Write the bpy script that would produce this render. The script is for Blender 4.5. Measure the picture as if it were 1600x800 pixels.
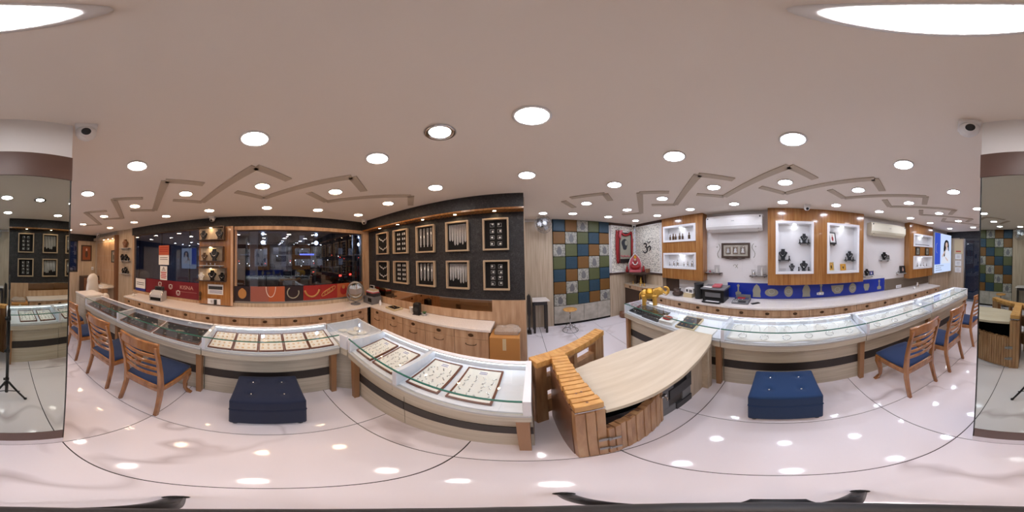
import bpy, bmesh, math, random
from mathutils import Vector, Matrix
random.seed(7)
D = bpy.data; S = bpy.context.scene; COL = S.collection
R = math.radians; PI = math.pi
for o in list(D.objects): D.objects.remove(o)

# ------------------------------------------------------------------ camera, world, exposure
EYE = 1.7; CEIL = 2.53
cam = D.objects.new('camera', D.cameras.new('camera')); COL.objects.link(cam)
cam.data.type = 'PANO'
try: cam.data.panorama_type = 'EQUIRECTANGULAR'
except Exception: pass
try: cam.data.cycles.panorama_type = 'EQUIRECTANGULAR'
except Exception: pass
cam.data.clip_start = 0.01
M4 = Matrix.Rotation(R(1.2), 4, 'Y') @ Matrix.Rotation(R(3.6), 4, 'Z') @ Matrix.Rotation(R(90), 4, 'X')
cam.matrix_world = Matrix.Translation((0, 0, EYE)) @ M4
S.camera = cam
W = D.worlds.new('night'); S.world = W; W.use_nodes = True
W.node_tree.nodes['Background'].inputs[0].default_value = (.012, .016, .035, 1)
W.node_tree.nodes['Background'].inputs[1].default_value = 1.0
vs = S.view_settings; vs.view_transform = 'Standard'; vs.look = 'None'; vs.gamma = 1; vs.use_curve_mapping = False
vs.exposure = 0.0
S.cycles.max_bounces = 8; S.cycles.glossy_bounces = 4; S.cycles.transparent_max_bounces = 12
LAMP = 61.0            # radiance of one ceiling downlight

# ------------------------------------------------------------------ materials
def lin(c):
    return tuple(((v/255)/12.92 if v/255 <= .04045 else ((v/255+.055)/1.055)**2.4) for v in c)
MATS = {}
def newmat(name):
    m = D.materials.new(name); m.use_nodes = True; MATS[name] = m
    return m, m.node_tree.nodes, m.node_tree.links, m.node_tree.nodes['Principled BSDF']
def mat(name, col, rough=.5, metal=0, spec=.5, coat=0, trans=0, bump=0, bscale=60, sheen=0):
    m, N, L, b = newmat(name)
    b.inputs['Base Color'].default_value = (*lin(col), 1)
    b.inputs['Roughness'].default_value = rough; b.inputs['Metallic'].default_value = metal
    b.inputs['Specular IOR Level'].default_value = spec
    b.inputs['Coat Weight'].default_value = coat; b.inputs['Coat Roughness'].default_value = .06
    b.inputs['Transmission Weight'].default_value = trans
    b.inputs['Sheen Weight'].default_value = sheen
    if bump:
        t = N.new('ShaderNodeTexCoord'); n = N.new('ShaderNodeTexNoise'); n.inputs['Scale'].default_value = bscale
        L.new(t.outputs['Object'], n.inputs['Vector'])
        bp = N.new('ShaderNodeBump'); bp.inputs['Strength'].default_value = bump; bp.inputs['Distance'].default_value = .01
        L.new(n.outputs['Fac'], bp.inputs['Height']); L.new(bp.outputs['Normal'], b.inputs['Normal'])
    return m
def grain(name, stops, scale, rough=.4, coat=0, spec=.5, detail=6, world=False, rnd=0, distort=0, bump=0, nscale=1.0, metal=0):
    """noise stretched along an axis -> colour ramp"""
    m, N, L, b = newmat(name)
    if world:
        src = N.new('ShaderNodeNewGeometry').outputs['Position']
    else:
        src = N.new('ShaderNodeTexCoord').outputs['Object']
    if rnd:
        oi = N.new('ShaderNodeObjectInfo'); mu = N.new('ShaderNodeVectorMath'); mu.operation = 'SCALE'
        cx = N.new('ShaderNodeCombineXYZ')
        for k in range(3): L.new(oi.outputs['Random'], cx.inputs[k])
        L.new(cx.outputs[0], mu.inputs[0]); mu.inputs['Scale'].default_value = rnd
        ad = N.new('ShaderNodeVectorMath'); ad.operation = 'ADD'
        L.new(src, ad.inputs[0]); L.new(mu.outputs[0], ad.inputs[1]); src = ad.outputs[0]
    mp = N.new('ShaderNodeMapping'); mp.inputs['Scale'].default_value = scale
    L.new(src, mp.inputs['Vector'])
    n = N.new('ShaderNodeTexNoise'); n.inputs['Scale'].default_value = nscale; n.inputs['Detail'].default_value = detail
    n.inputs['Distortion'].default_value = distort
    L.new(mp.outputs[0], n.inputs['Vector'])
    r = N.new('ShaderNodeValToRGB'); e = r.color_ramp.elements
    while len(e) < len(stops): e.new(.5)
    for k, (p, c) in enumerate(stops): e[k].position = p; e[k].color = (*lin(c), 1)
    L.new(n.outputs['Fac'], r.inputs[0]); L.new(r.outputs[0], b.inputs['Base Color'])
    b.inputs['Roughness'].default_value = rough; b.inputs['Coat Weight'].default_value = coat
    b.inputs['Coat Roughness'].default_value = .08
    b.inputs['Specular IOR Level'].default_value = spec; b.inputs['Metallic'].default_value = metal
    if bump:
        bp = N.new('ShaderNodeBump'); bp.inputs['Strength'].default_value = bump; bp.inputs['Distance'].default_value = .005
        L.new(n.outputs['Fac'], bp.inputs['Height']); L.new(bp.outputs['Normal'], b.inputs['Normal'])
    return m
def emit(name, col, s):
    m = D.materials.new(name); m.use_nodes = True; MATS[name] = m; N = m.node_tree.nodes; N.clear()
    e = N.new('ShaderNodeEmission'); e.inputs[0].default_value = (*col, 1); e.inputs[1].default_value = s
    o = N.new('ShaderNodeOutputMaterial'); m.node_tree.links.new(e.outputs[0], o.inputs[0]); return m
def glass(name, tint, ior=1.45, gain=1.0):
    m = D.materials.new(name); m.use_nodes = True; MATS[name] = m; N = m.node_tree.nodes; L = m.node_tree.links; N.clear()
    o = N.new('ShaderNodeOutputMaterial'); mx = N.new('ShaderNodeMixShader')
    lw = N.new('ShaderNodeLayerWeight'); lw.inputs[0].default_value = .5      # facing = 1 - |cos|
    pw = N.new('ShaderNodeMath'); pw.operation = 'POWER'; pw.inputs[1].default_value = 5; L.new(lw.outputs['Facing'], pw.inputs[0])
    f0 = ((ior-1)/(ior+1))**2
    f = N.new('ShaderNodeMath'); f.operation = 'MULTIPLY_ADD'; f.inputs[1].default_value = 1-f0; f.inputs[2].default_value = f0; L.new(pw.outputs[0], f.inputs[0])
    t = N.new('ShaderNodeBsdfTransparent'); t.inputs[0].default_value = (*tint, 1)
    g = N.new('ShaderNodeBsdfGlossy'); g.inputs['Roughness'].default_value = .0; g.inputs[0].default_value = (gain, gain, gain, 1)
    L.new(f.outputs[0], mx.inputs[0]); L.new(t.outputs[0], mx.inputs[1]); L.new(g.outputs[0], mx.inputs[2]); L.new(mx.outputs[0], o.inputs[0])
    return m
def mirror(name, col, rough=.0):
    m = D.materials.new(name); m.use_nodes = True; MATS[name] = m; N = m.node_tree.nodes; L = m.node_tree.links; N.clear()
    o = N.new('ShaderNodeOutputMaterial'); g = N.new('ShaderNodeBsdfGlossy'); g.inputs[0].default_value = (*col, 1); g.inputs['Roughness'].default_value = rough
    L.new(g.outputs[0], o.inputs[0]); return m

def marble(name, base, vein, rough, scale=1.0, rnd=5.0, lo=.47, hi=.53):
    m, N, L, b = newmat(name)
    g = N.new('ShaderNodeNewGeometry'); oi = N.new('ShaderNodeObjectInfo')
    cx = N.new('ShaderNodeCombineXYZ')
    for k in range(3): L.new(oi.outputs['Random'], cx.inputs[k])
    mu = N.new('ShaderNodeVectorMath'); mu.operation = 'SCALE'; mu.inputs['Scale'].default_value = rnd; L.new(cx.outputs[0], mu.inputs[0])
    ad = N.new('ShaderNodeVectorMath'); ad.operation = 'ADD'; L.new(g.outputs['Position'], ad.inputs[0]); L.new(mu.outputs[0], ad.inputs[1])
    n = N.new('ShaderNodeTexNoise'); n.inputs['Scale'].default_value = .7*scale; n.inputs['Detail'].default_value = 3.5; n.inputs['Distortion'].default_value = .5
    L.new(ad.outputs[0], n.inputs['Vector'])
    r = N.new('ShaderNodeValToRGB'); e = r.color_ramp.elements
    e.new(.5); e[0].position = lo; e[1].position = .5; e[2].position = hi
    for k, c in ((0, base), (1, vein), (2, base)): e[k].color = (*lin(c), 1)
    L.new(n.outputs['Fac'], r.inputs[0])
    n2 = N.new('ShaderNodeTexNoise'); n2.inputs['Scale'].default_value = .8*scale; n2.inputs['Detail'].default_value = 3
    L.new(ad.outputs[0], n2.inputs['Vector'])
    mx = N.new('ShaderNodeMixRGB'); mx.inputs[1].default_value = (*lin(base), 1)
    rr = N.new('ShaderNodeValToRGB'); rr.color_ramp.elements[0].position = .4; rr.color_ramp.elements[1].position = .7
    L.new(n2.outputs['Fac'], rr.inputs[0]); L.new(rr.outputs[0], mx.inputs[0]); L.new(r.outputs[0], mx.inputs[2])
    L.new(mx.outputs[0], b.inputs['Base Color']); b.inputs['Roughness'].default_value = rough; b.inputs['Specular IOR Level'].default_value = .32
    return m

marble('floor_marble', (237, 231, 235), (186, 175, 176), .06, scale=1.0, lo=.478, hi=.522)
marble('wall_marble', (228, 225, 224), (216, 212, 210), .12, scale=2)
mat('grout', (46, 40, 38), .8)
mat('ceiling_paint', (240, 230, 219), .75)
mat('trim_taupe', (196, 182, 164), .7)  # taupe stands for the shade inside the recessed ceiling grooves
mat('white_paint', (232, 230, 228), .5)
mat('white_gloss', (238, 238, 240), .22)
mat('case_white', (225, 228, 236), .35)
mat('brown_band', (92, 64, 52), .4)
mirror('mirror_glass', (.56, .61, .57))
mirror('brown_mirror', (.42, .26, .15), .03)
mirror('small_mirror', (.8, .8, .78))
mat('black_edge', (18, 20, 20), .4)
grain('black_wallpaper', [(.3, (24, 24, 26)), (.55, (42, 41, 43)), (.75, (66, 64, 65))], (28, 28, 28), .6, detail=3, world=True, distort=1.5)
grain('oak_laminate', [(.25, (160, 126, 96)), (.5, (190, 156, 124)), (.75, (206, 176, 146))], (9, 9, 1.0), .42, world=True, nscale=2)
grain('pale_laminate', [(.25, (168, 148, 124)), (.5, (190, 172, 148)), (.75, (204, 188, 166))], (14, 14, .8), .4, world=True, nscale=2)
grain('pale_laminate_front', [(.25, (186, 176, 156)), (.5, (200, 190, 170)), (.75, (214, 205, 188))], (.9, .9, 22), .38, world=True, nscale=2)
grain('desk_top', [(.25, (196, 180, 154)), (.5, (204, 189, 164)), (.75, (212, 198, 175))], (1.2, 10, 10), .38, world=True, nscale=2)
grain('pine', [(.2, (122, 78, 40)), (.42, (156, 104, 54)), (.6, (170, 119, 66)), (.8, (184, 136, 84))], (15, 15, .9), .22, coat=.5, world=True, nscale=2)
grain('pine_slat', [(.2, (164, 112, 58)), (.5, (206, 154, 86)), (.8, (224, 178, 110))], (6, 6, 6), .4, world=True, rnd=3, nscale=2)
grain('pine_plank', [(.2, (136, 92, 58)), (.5, (178, 134, 92)), (.8, (198, 160, 118))], (10, 10, 1.5), .45, world=True, rnd=3, nscale=2)
grain('chair_wood', [(.25, (122, 76, 38)), (.5, (156, 102, 56)), (.8, (176, 122, 72))], (8, 8, 2), .25, coat=.5, nscale=2)
mat('brown_panel', (124, 86, 62), .35)
mat('post_wood', (160, 118, 80), .4)
mat('stripe_dark', (48, 42, 38), .5)
grain('quartz', [(.3, (228, 220, 212)), (.7, (240, 234, 228))], (60, 60, 60), .15, world=True)
mat('navy_fabric', (22, 33, 60), .9, bump=.15, bscale=500, sheen=.1)
mat('blue_cushion', (24, 46, 84), .85, bump=.1, bscale=400, sheen=.1)
mat('silver', (214, 214, 214), .22, 1)
mat('chrome', (200, 200, 200), .08, 1)
mat('steel', (150, 150, 148), .35, 1)
mat('gold', (222, 168, 62), .3, 1)
mat('gold_paint', (216, 172, 82), .32, .65)
mat('bronze', (88, 66, 46), .4, .7)
mat('black_plastic', (20, 20, 22), .4)
mat('dark_grey', (52, 52, 54), .5)
mat('mid_grey', (110, 110, 112), .5)
mat('light_grey', (188, 188, 188), .5)
mat('velvet_black', (14, 12, 12), .95)
mat('velvet_grey', (44, 46, 50), .9)
mat('pad_white', (228, 226, 220), .8, bump=.1, bscale=200)
mat('tray_brown', (104, 56, 36), .45)
mat('tray_cream', (206, 188, 150), .5)
mat('cloth_white', (224, 220, 212), .9, bump=.3, bscale=20)
mat('ink', (40, 38, 40), .7)
mat('paper', (232, 230, 226), .7)
mat('paper_blue', (52, 60, 140), .6)
mat('notice_orange', (178, 84, 52), .6)
mat('notice_red', (190, 52, 44), .6)
mat('red_print', (116, 26, 36), .4)
mat('red_deep', (150, 30, 30), .6)
mat('pink', (196, 96, 104), .6)
mat('blue_print', (20, 46, 150), .35)
mat('silver_print', (150, 148, 132), .4)
mat('stone_strip', (112, 100, 86), .4)
mat('frame_wood', (180, 158, 130), .45)
mat('dark_frame', (70, 52, 42), .5)
mat('frame_black', (24, 20, 20), .4)
mat('ac_white', (232, 230, 228), .25)
mat('ac_cream', (224, 218, 196), .3)
mat('cardboard', (184, 130, 70), .8)
mat('plastic_wrap', (172, 154, 138), .25, bump=1.0, bscale=80)
mat('leather_blue', (34, 64, 82), .5, bump=.5, bscale=25)
mat('leather_brown', (116, 80, 34), .5, bump=.3, bscale=25)
mat('leather_green', (84, 90, 54), .5, bump=.3, bscale=25)
grain('leather_white', [(.40, (128, 128, 120)), (.52, (172, 170, 160))], (30, 30, 30), .5, detail=2, world=True)
grain('stone_block', [(.3, (160, 154, 142)), (.7, (190, 184, 172))], (8, 8, 8), .5, world=True)
m, N, L, b = newmat('jali')
g = N.new('ShaderNodeNewGeometry'); v = N.new('ShaderNodeTexVoronoi'); v.inputs['Scale'].default_value = 40
L.new(g.outputs['Position'], v.inputs['Vector']); r = N.new('ShaderNodeValToRGB'); r.color_ramp.interpolation = 'CONSTANT'
r.color_ramp.elements[0].color = (.02, .02, .02, 1); r.color_ramp.elements[1].position = .34; r.color_ramp.elements[1].color = (*lin((222, 218, 206)), 1)
L.new(v.outputs['Distance'], r.inputs[0]); L.new(r.outputs[0], b.inputs['Base Color']); b.inputs['Roughness'].default_value = .45
glass('case_glass', (.975, .99, .985))
glass('window_glass', (.72, .76, .84), 1.9)
glass('door_glass', (.75, .8, .8))
glass('acrylic', (.9, .9, .9))
mat('glass_edge', (64, 118, 104), .1, spec=.8)
mat('asphalt', (38, 38, 42), .8)
mat('car_red', (120, 20, 22), .25, coat=.5)
mat('car_white', (190, 190, 192), .25, coat=.5)
mat('car_dark', (40, 44, 52), .25, coat=.5)
mat('facade', (70, 72, 80), .8)
mat('leaf', (60, 100, 56), .6)
mat('skin_print', (214, 176, 160), .6)
WARM = (1, .67, .43); SOFT = (1, .86, .79); MIDW = (1, .96, .98); COOL = (.88, .92, 1.08)
emit('lamp_warm', WARM, LAMP); emit('lamp_soft', SOFT, LAMP); emit('lamp_mid', MIDW, LAMP); emit('lamp_cool', COOL, LAMP)
emit('spot_warm', (1, .72, .42), 70); emit('alcove_spot', (1, .70, .40), 260); emit('spot_cool', (.92, .95, 1), 30)
emit('flood', (.62, .75, 1), 60); emit('tail_light', (1, .05, .03), 6); emit('head_light', (1, .95, .85), 12)
emit('lit_window', (.7, .78, 1), .10); emit('case_led', (.86, .93, 1), 6); emit('street_glow', (1, .93, .8), 60); emit('point_light', (1, .97, .9), 8); emit('sign_blue', (.15, .2, 1), 2.5)
emit('box_white', (.60, .72, 1), 1.0); emit('box_blue', (.05, .10, .60), .9); emit('box_skin', (.72, .52, .45), .9); emit('box_hair', (.02, .018, .02), 1)
emit('box_cloth', (.72, .76, .88), 1.0); emit('box_grey', (.35, .40, .55), .8)
mat('rubber', (16, 16, 16), .7); mat('print_rose', (150, 88, 76), .4); mat('print_red', (150, 38, 34), .4); mat('print_orange', (172, 88, 52), .4); mat('print_gold', (178, 128, 72), .4); mat('print_line_tan', (196, 156, 140), .5); mat('portrait_brown', (140, 74, 44), .5); mat('sparkle', (236, 236, 234), .25, .35); mat('print_dark', (40, 28, 34), .4); mat('shutter_blue', (120, 130, 160), .5)

# ------------------------------------------------------------------ mesh builder
class MB:
    def __init__(s): s.v = []; s.f = []
    def add(s, vs, fs, M=None):
        n = len(s.v)
        for p in vs:
            p = Vector(p)
            s.v.append(M @ p if M else p)
        s.f += [tuple(n+i for i in f) for f in fs]; return s
    def box(s, a, b, M=None):
        x0, y0, z0 = a; x1, y1, z1 = b
        return s.add([(x0,y0,z0),(x1,y0,z0),(x1,y1,z0),(x0,y1,z0),(x0,y0,z1),(x1,y0,z1),(x1,y1,z1),(x0,y1,z1)],
                     [(0,3,2,1),(4,5,6,7),(0,1,5,4),(1,2,6,5),(2,3,7,6),(3,0,4,7)], M)
    def cbox(s, c, d, M=None):
        return s.box([c[k]-d[k]/2 for k in range(3)], [c[k]+d[k]/2 for k in range(3)], M)
    def prism(s, poly, a, b, ax='z', M=None):
        n = len(poly)
        def P(u, w, h): return {'z': (u, w, h), 'x': (h, u, w), 'y': (u, h, w)}[ax]
        vs = [P(u, w, a) for u, w in poly] + [P(u, w, b) for u, w in poly]
        fs = [tuple(range(n))[::-1], tuple(range(n, 2*n))] + [(i, (i+1) % n, n+(i+1) % n, n+i) for i in range(n)]
        return s.add(vs, fs, M)
    def lathe(s, prof, seg=20, c=(0,0,0), M=None, ax='z', caps=True):
        vs = []; n = len(prof)
        for r_, z in prof:
            for k in range(seg):
                a = 2*PI*k/seg; x, y = r_*math.cos(a), r_*math.sin(a)
                q = {'z': (x, y, z), 'y': (x, z, y), 'x': (z, x, y)}[ax]
                vs.append((q[0]+c[0], q[1]+c[1], q[2]+c[2]))
        fs = [(i*seg+k, i*seg+(k+1) % seg, (i+1)*seg+(k+1) % seg, (i+1)*seg+k) for i in range(n-1) for k in range(seg)]
        if caps: fs += [tuple(range(seg))[::-1], tuple(range((n-1)*seg, n*seg))]
        return s.add(vs, fs, M)
    def ell(s, c, r_, seg=16, rings=10, M=None):
        pr = [(max(1e-4, math.sin(PI*i/rings)), -math.cos(PI*i/rings)) for i in range(rings+1)]
        X = Matrix.Translation(c) @ Matrix.Diagonal((*r_, 1))
        return s.lathe(pr, seg, M=(M @ X if M else X))
    def tube(s, path, rad, seg=8, closed=False, M=None):
        P = [Vector(p) for p in path]; n = len(P); vs = []
        rad = rad if isinstance(rad, (list, tuple)) else [rad]*n
        ref = Vector((0, 0, 1)); nrm = None
        for i in range(n):
            t = (P[(i+1) % n]-P[i-1]) if closed else (P[min(i+1, n-1)]-P[max(i-1, 0)])
            t.normalize()
            if nrm is None:
                ref = Vector((0, 0, 1)) if abs(t.z) < .9 else Vector((1, 0, 0)); nrm = t.cross(ref).normalized()
            else:
                nrm = (nrm - t*nrm.dot(t))
                nrm = nrm.normalized() if nrm.length > 1e-6 else t.orthogonal().normalized()
            bi = t.cross(nrm)
            for k in range(seg):
                a = 2*PI*k/seg; vs.append(P[i]+nrm*(rad[i]*math.cos(a))+bi*(rad[i]*math.sin(a)))
        m = n if closed else n-1
        fs = [(i*seg+k, i*seg+(k+1) % seg, ((i+1) % n)*seg+(k+1) % seg, ((i+1) % n)*seg+k) for i in range(m) for k in range(seg)]
        if not closed: fs += [tuple(range(seg))[::-1], tuple(range((n-1)*seg, n*seg))]
        return s.add(vs, fs, M)
    def strip(s, path, w, h, M=None):
        """ribbon of rectangular section along an (x,y,z) path in a vertical-ish plane: w sideways (horizontal normal), h vertical"""
        P = [Vector(p) for p in path]; n = len(P); vs = []
        for i in range(n):
            t = P[min(i+1, n-1)]-P[max(i-1, 0)]; t.z = 0; t.normalize(); q = Vector((-t.y, t.x, 0))*w/2
            for a, c in ((-1, 0), (1, 0), (1, h), (-1, h)): vs.append(P[i]+q*a+Vector((0, 0, c)))
        fs = [(i*4+k, i*4+(k+1) % 4, (i+1)*4+(k+1) % 4, (i+1)*4+k) for i in range(n-1) for k in range(4)]
        fs += [(3, 2, 1, 0), tuple((n-1)*4+k for k in range(4))]
        return s.add(vs, fs, M)
    def mesh(s, name, smooth=False):
        me = D.meshes.new(name); me.from_pydata([tuple(p) for p in s.v], [], s.f); me.validate()
        bm = bmesh.new(); bm.from_mesh(me); bmesh.ops.recalc_face_normals(bm, faces=bm.faces); bm.to_mesh(me); bm.free()
        if smooth:
            for p in me.polygons: p.use_smooth = True
        return me
def B(*a): return MB().box(*a)
def obj(name, mb, m, parent=None, smooth=False, bevel=0, remesh=0, subsurf=0, label=None, bseg=2, solid=0):
    me = mb if isinstance(mb, bpy.types.Mesh) else mb.mesh(name, smooth)
    o = D.objects.new(name, me); COL.objects.link(o)
    if m and not me.materials: me.materials.append(MATS[m])
    if parent: o.parent = parent
    if remesh:
        q = o.modifiers.new('remesh', 'REMESH'); q.mode = 'VOXEL'; q.voxel_size = remesh; q.use_smooth_shade = True
        q = o.modifiers.new('smooth', 'SMOOTH'); q.iterations = 4
    if bevel:
        q = o.modifiers.new('bevel', 'BEVEL'); q.width = bevel; q.segments = bseg; q.limit_method = 'ANGLE'; q.angle_limit = R(40)
    if subsurf:
        q = o.modifiers.new('sub', 'SUBSURF'); q.levels = q.render_levels = subsurf
    if label: o['label'] = label
    return o
def tag(o, label, cat, group=None):
    o['label'] = label; o['category'] = cat
    if group: o['group'] = group
    return o
def thing(name, label, cat, loc=(0,0,0), rz=0, group=None):
    o = D.objects.new(name, None); COL.objects.link(o); o.location = loc; o.rotation_euler = (0, 0, rz); o.empty_display_size = .1
    return tag(o, label, cat, group)
def struct(name, mb, m, parent=None, **k):
    o = obj(name, mb, m, parent, **k)
    if not parent: o['kind'] = 'structure'
    return o
def at(o, loc, rz=None, rot=None):
    o.location = loc
    if rz is not None: o.rotation_euler = (0, 0, rz)
    if rot is not None: o.rotation_euler = rot
    return o
def dup(root, loc, rz=None, label=None, group=None, parent=None):
    r_ = root.copy(); COL.objects.link(r_); r_.location = loc
    if rz is not None: r_.rotation_euler = (0, 0, rz)
    if label: r_['label'] = label
    if group: r_['group'] = group
    if parent: r_.parent = parent
    for ch in root.children:
        c = ch.copy(); COL.objects.link(c); c.parent = r_
        for g_ in ch.children:
            d_ = g_.copy(); COL.objects.link(d_); d_.parent = c
    return r_
def text(name, body, size, m, parent, M, ext=.001):
    cu = D.curves.new(name, 'FONT'); cu.body = body; cu.size = size; cu.extrude = ext; cu.align_x = 'CENTER'; cu.align_y = 'CENTER'
    tmp = D.objects.new(name, cu); COL.objects.link(tmp); bpy.context.view_layer.update()
    me = D.meshes.new_from_object(tmp.evaluated_get(bpy.context.evaluated_depsgraph_get())); D.objects.remove(tmp)
    me.materials.clear(); me.materials.append(MATS[m])
    o = D.objects.new(name, me); COL.objects.link(o); o.parent = parent; o.matrix_local = M
    return o
def arc(cx, cy, r_, a0, a1, n=12):
    return [(cx+r_*math.cos(R(a0+(a1-a0)*i/n)), cy+r_*math.sin(R(a0+(a1-a0)*i/n))) for i in range(n+1)]
ORD = ['nearest', 'second', 'third', 'fourth', 'fifth', 'sixth', 'seventh', 'eighth', 'ninth', 'tenth', 'eleventh', 'twelfth', 'thirteenth', 'fourteenth', 'fifteenth', 'sixteenth']
# frames of reference for things on walls: local x along the wall, local y out of the wall into the room, local z up
RZ_LEFT = R(-90)      # wall on the left (x = -3.05): local y -> +X
RZ_FRONT = R(180)     # wall ahead (y = 2.2): local y -> -Y
RZ_RIGHT = R(90)      # wall on the right (x = 3.15): local y -> -X
RZ_BACK = 0           # wall behind: local y -> +Y

# ------------------------------------------------------------------ floor and ceiling
floor = struct('floor', B((-3.4, -5.6, -.12), (3.5, 3.9, -.006)), 'grout')
TX, TY = .632, 1.295; G = .0035
tile_cache = {}
for i in range(-5, 7):
    for j in range(-4, 4):
        x0, x1 = max(-.283+TX*(i-1)+G, -3.38), min(-.283+TX*i-G, 3.48)
        y0, y1 = max(-.745+TY*(j)+G, -5.58), min(-.745+TY*(j+1)-G, 3.88)
        if x1-x0 < .02 or y1-y0 < .02: continue
        k = (round(x1-x0, 4), round(y1-y0, 4))
        if k not in tile_cache: tile_cache[k] = B((0, 0, -.006), (k[0], k[1], 0)).mesh('tile')
        o = obj('tile', tile_cache[k], 'floor_marble', floor); o.location = (x0, y0, 0)
ceiling = struct('ceiling', B((-3.4, -5.6, CEIL), (3.5, 3.9, CEIL+.1)), 'ceiling_paint')
def zig(name, pts):  # proud strips in place of recessed grooves, groove shade put into their colour
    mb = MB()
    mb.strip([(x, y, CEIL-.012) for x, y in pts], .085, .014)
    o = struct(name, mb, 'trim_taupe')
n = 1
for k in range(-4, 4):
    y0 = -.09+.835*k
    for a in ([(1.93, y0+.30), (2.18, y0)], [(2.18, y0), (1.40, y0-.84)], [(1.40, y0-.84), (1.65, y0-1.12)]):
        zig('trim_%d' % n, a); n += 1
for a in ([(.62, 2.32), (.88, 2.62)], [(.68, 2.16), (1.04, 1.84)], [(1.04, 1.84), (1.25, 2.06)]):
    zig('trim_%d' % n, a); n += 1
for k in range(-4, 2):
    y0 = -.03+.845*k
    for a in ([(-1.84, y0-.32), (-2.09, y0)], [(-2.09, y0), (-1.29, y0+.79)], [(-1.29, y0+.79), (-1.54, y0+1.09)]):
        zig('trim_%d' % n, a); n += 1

# ------------------------------------------------------------------ downlights
ring_me = MB().lathe([(.074, 0), (.086, -.002), (.088, -.010), (.080, -.014), (.0735, -.012), (.074, 0)], 32, caps=False).mesh('ring', True)
diff_me = MB().lathe([(.0735, -.001), (.0735, -.009), (.05, -.011), (.001, -.0115)], 32).mesh('diffuser')
cols = [(-2.51, 'lamp_warm', 'the window-side drawer counter', [1.60, .83, .01, -.92, -1.78, -2.66, -3.6]),
        (-1.71, 'lamp_warm', 'the left zigzag ceiling trim', [1.60, .78, -.04, -.93, -1.80, -2.66, -3.6, -4.55]),
        (-.90, 'lamp_soft', 'the left row of chairs', [1.555, .743, -.065, -.93, -1.78, -2.64, -3.5, -4.5]),
        (.06, 'lamp_mid', 'the middle of the shop', [1.525, .71, -.09]),
        (.985, 'lamp_cool', 'the right row of chairs', [3.02, 2.33, 1.526, .717, -.088, -.937, -1.79, -2.66, -3.55, -4.5]),
        (1.79, 'lamp_cool', 'the right zigzag ceiling trim', [3.04, 2.36, 1.53, .741, -.076, -.948, -1.83, -2.68, -3.53, -4.5]),
        (2.57, 'lamp_cool', 'the printer-side drawer counter', [3.06, 2.34, 1.53, .71, -.07, -.945, -1.82, -2.69, -3.43, -4.48])]
for x, lm, where, ys in cols:
    for i, y in enumerate(ys):
        t = thing('ceiling_downlight', 'round white LED downlight over %s, %s from the front wall' % (where, ORD[i]), 'downlight', (x, y, CEIL), 0, 'round ceiling downlights')
        obj('ring', ring_me, 'white_paint', t); d = D.objects.new('diffuser', diff_me); COL.objects.link(d); d.parent = t
        if not diff_me.materials: diff_me.materials.append(MATS['lamp_mid'])
        d.material_slots[0].link = 'OBJECT'; d.material_slots[0].material = MATS[lm]
t = thing('ceiling_downlight', 'round downlight with a wide chrome ring between the other lamps', 'downlight', (-.40, .755, CEIL), 0, 'round ceiling downlights')
obj('ring', MB().lathe([(.056, 0), (.084, -.002), (.088, -.008), (.078, -.016), (.056, -.010), (.056, 0)], 32, caps=False), 'chrome', t, True)
obj('diffuser', MB().lathe([(.056, -.001), (.056, -.008), (.001, -.009)], 32), 'lamp_mid', t)
t = thing('ceiling_downlight', 'round white downlight above the small side table by the wall fan', 'downlight', (.41, 3.08, CEIL), 0, 'round ceiling downlights')
obj('ring', ring_me, 'white_paint', t); d = D.objects.new('diffuser', diff_me); COL.objects.link(d); d.parent = t
d.material_slots[0].link = 'OBJECT'; d.material_slots[0].material = MATS['lamp_cool']

# ------------------------------------------------------------------ mirrored pillar behind the camera
PX0, PX1, PY = -.285, .262, -.745
p = struct('wall_pillar', B((PX0+.004, PY-.52, 0), (PX1-.004, PY-.012, CEIL)), 'white_paint')
obj('brown_band', B((PX0-.003, PY-.525, 2.105), (PX1+.003, PY+.003, 2.255)), 'brown_band', p)
obj('upper_panel', B((PX0, PY-.52, 2.256), (PX1, PY, CEIL)), 'white_paint', p)
obj('mirror_panel', B((PX0+.006, PY-.011, .285), (PX1-.006, PY, 2.104)), 'mirror_glass', p)
obj('edge_trim', B((PX0, PY-.02, .11), (PX0+.006, PY+.002, 2.104)), 'black_edge', p)
obj('edge_trim', B((PX1-.006, PY-.02, .11), (PX1, PY+.002, 2.104)), 'black_edge', p)
obj('base_strip', B((PX0, PY-.52, .11), (PX1, PY+.002, .284)), 'brown_band', p)
obj('skirting', B((PX0, PY-.52, 0), (PX1, PY+.001, .109)), 'floor_marble', p)

# ------------------------------------------------------------------ walls
XL, XR, YB = -3.05, 3.15, -5.3
w = struct('wall_left', B((XL-.15, -1.30, 0), (XL, 2.2, .85)), 'pale_laminate')
obj('fascia', B((XL-.15, -3.28, 2.33), (XL+.02, 2.2, CEIL)), 'black_wallpaper', w)
obj('low_wall', B((XL-.15, -3.28, 0), (XL, -1.30, .80)), 'pale_laminate', w)
obj('corner_jamb', B((XL-.15, 2.05, .85), (XL+.03, 2.2, 2.33)), 'oak_laminate', w)
obj('end_panel', B((XL-.15, -5.4, 0), (XL, -3.28, CEIL)), 'pale_laminate', w)
obj('dark_post', B((XL-.02, -3.98, 0), (XL+.10, -3.88, 2.4)), 'brown_panel', w)
obj('head_strip', B((XL-.05, -.60, 2.26), (XL+.03, 2.05, 2.33)), 'oak_laminate', w)
obj('wood_ledge', B((XL, -3.2, .781), (XL+.02, -1.32, .84)), 'oak_laminate', w)
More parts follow.
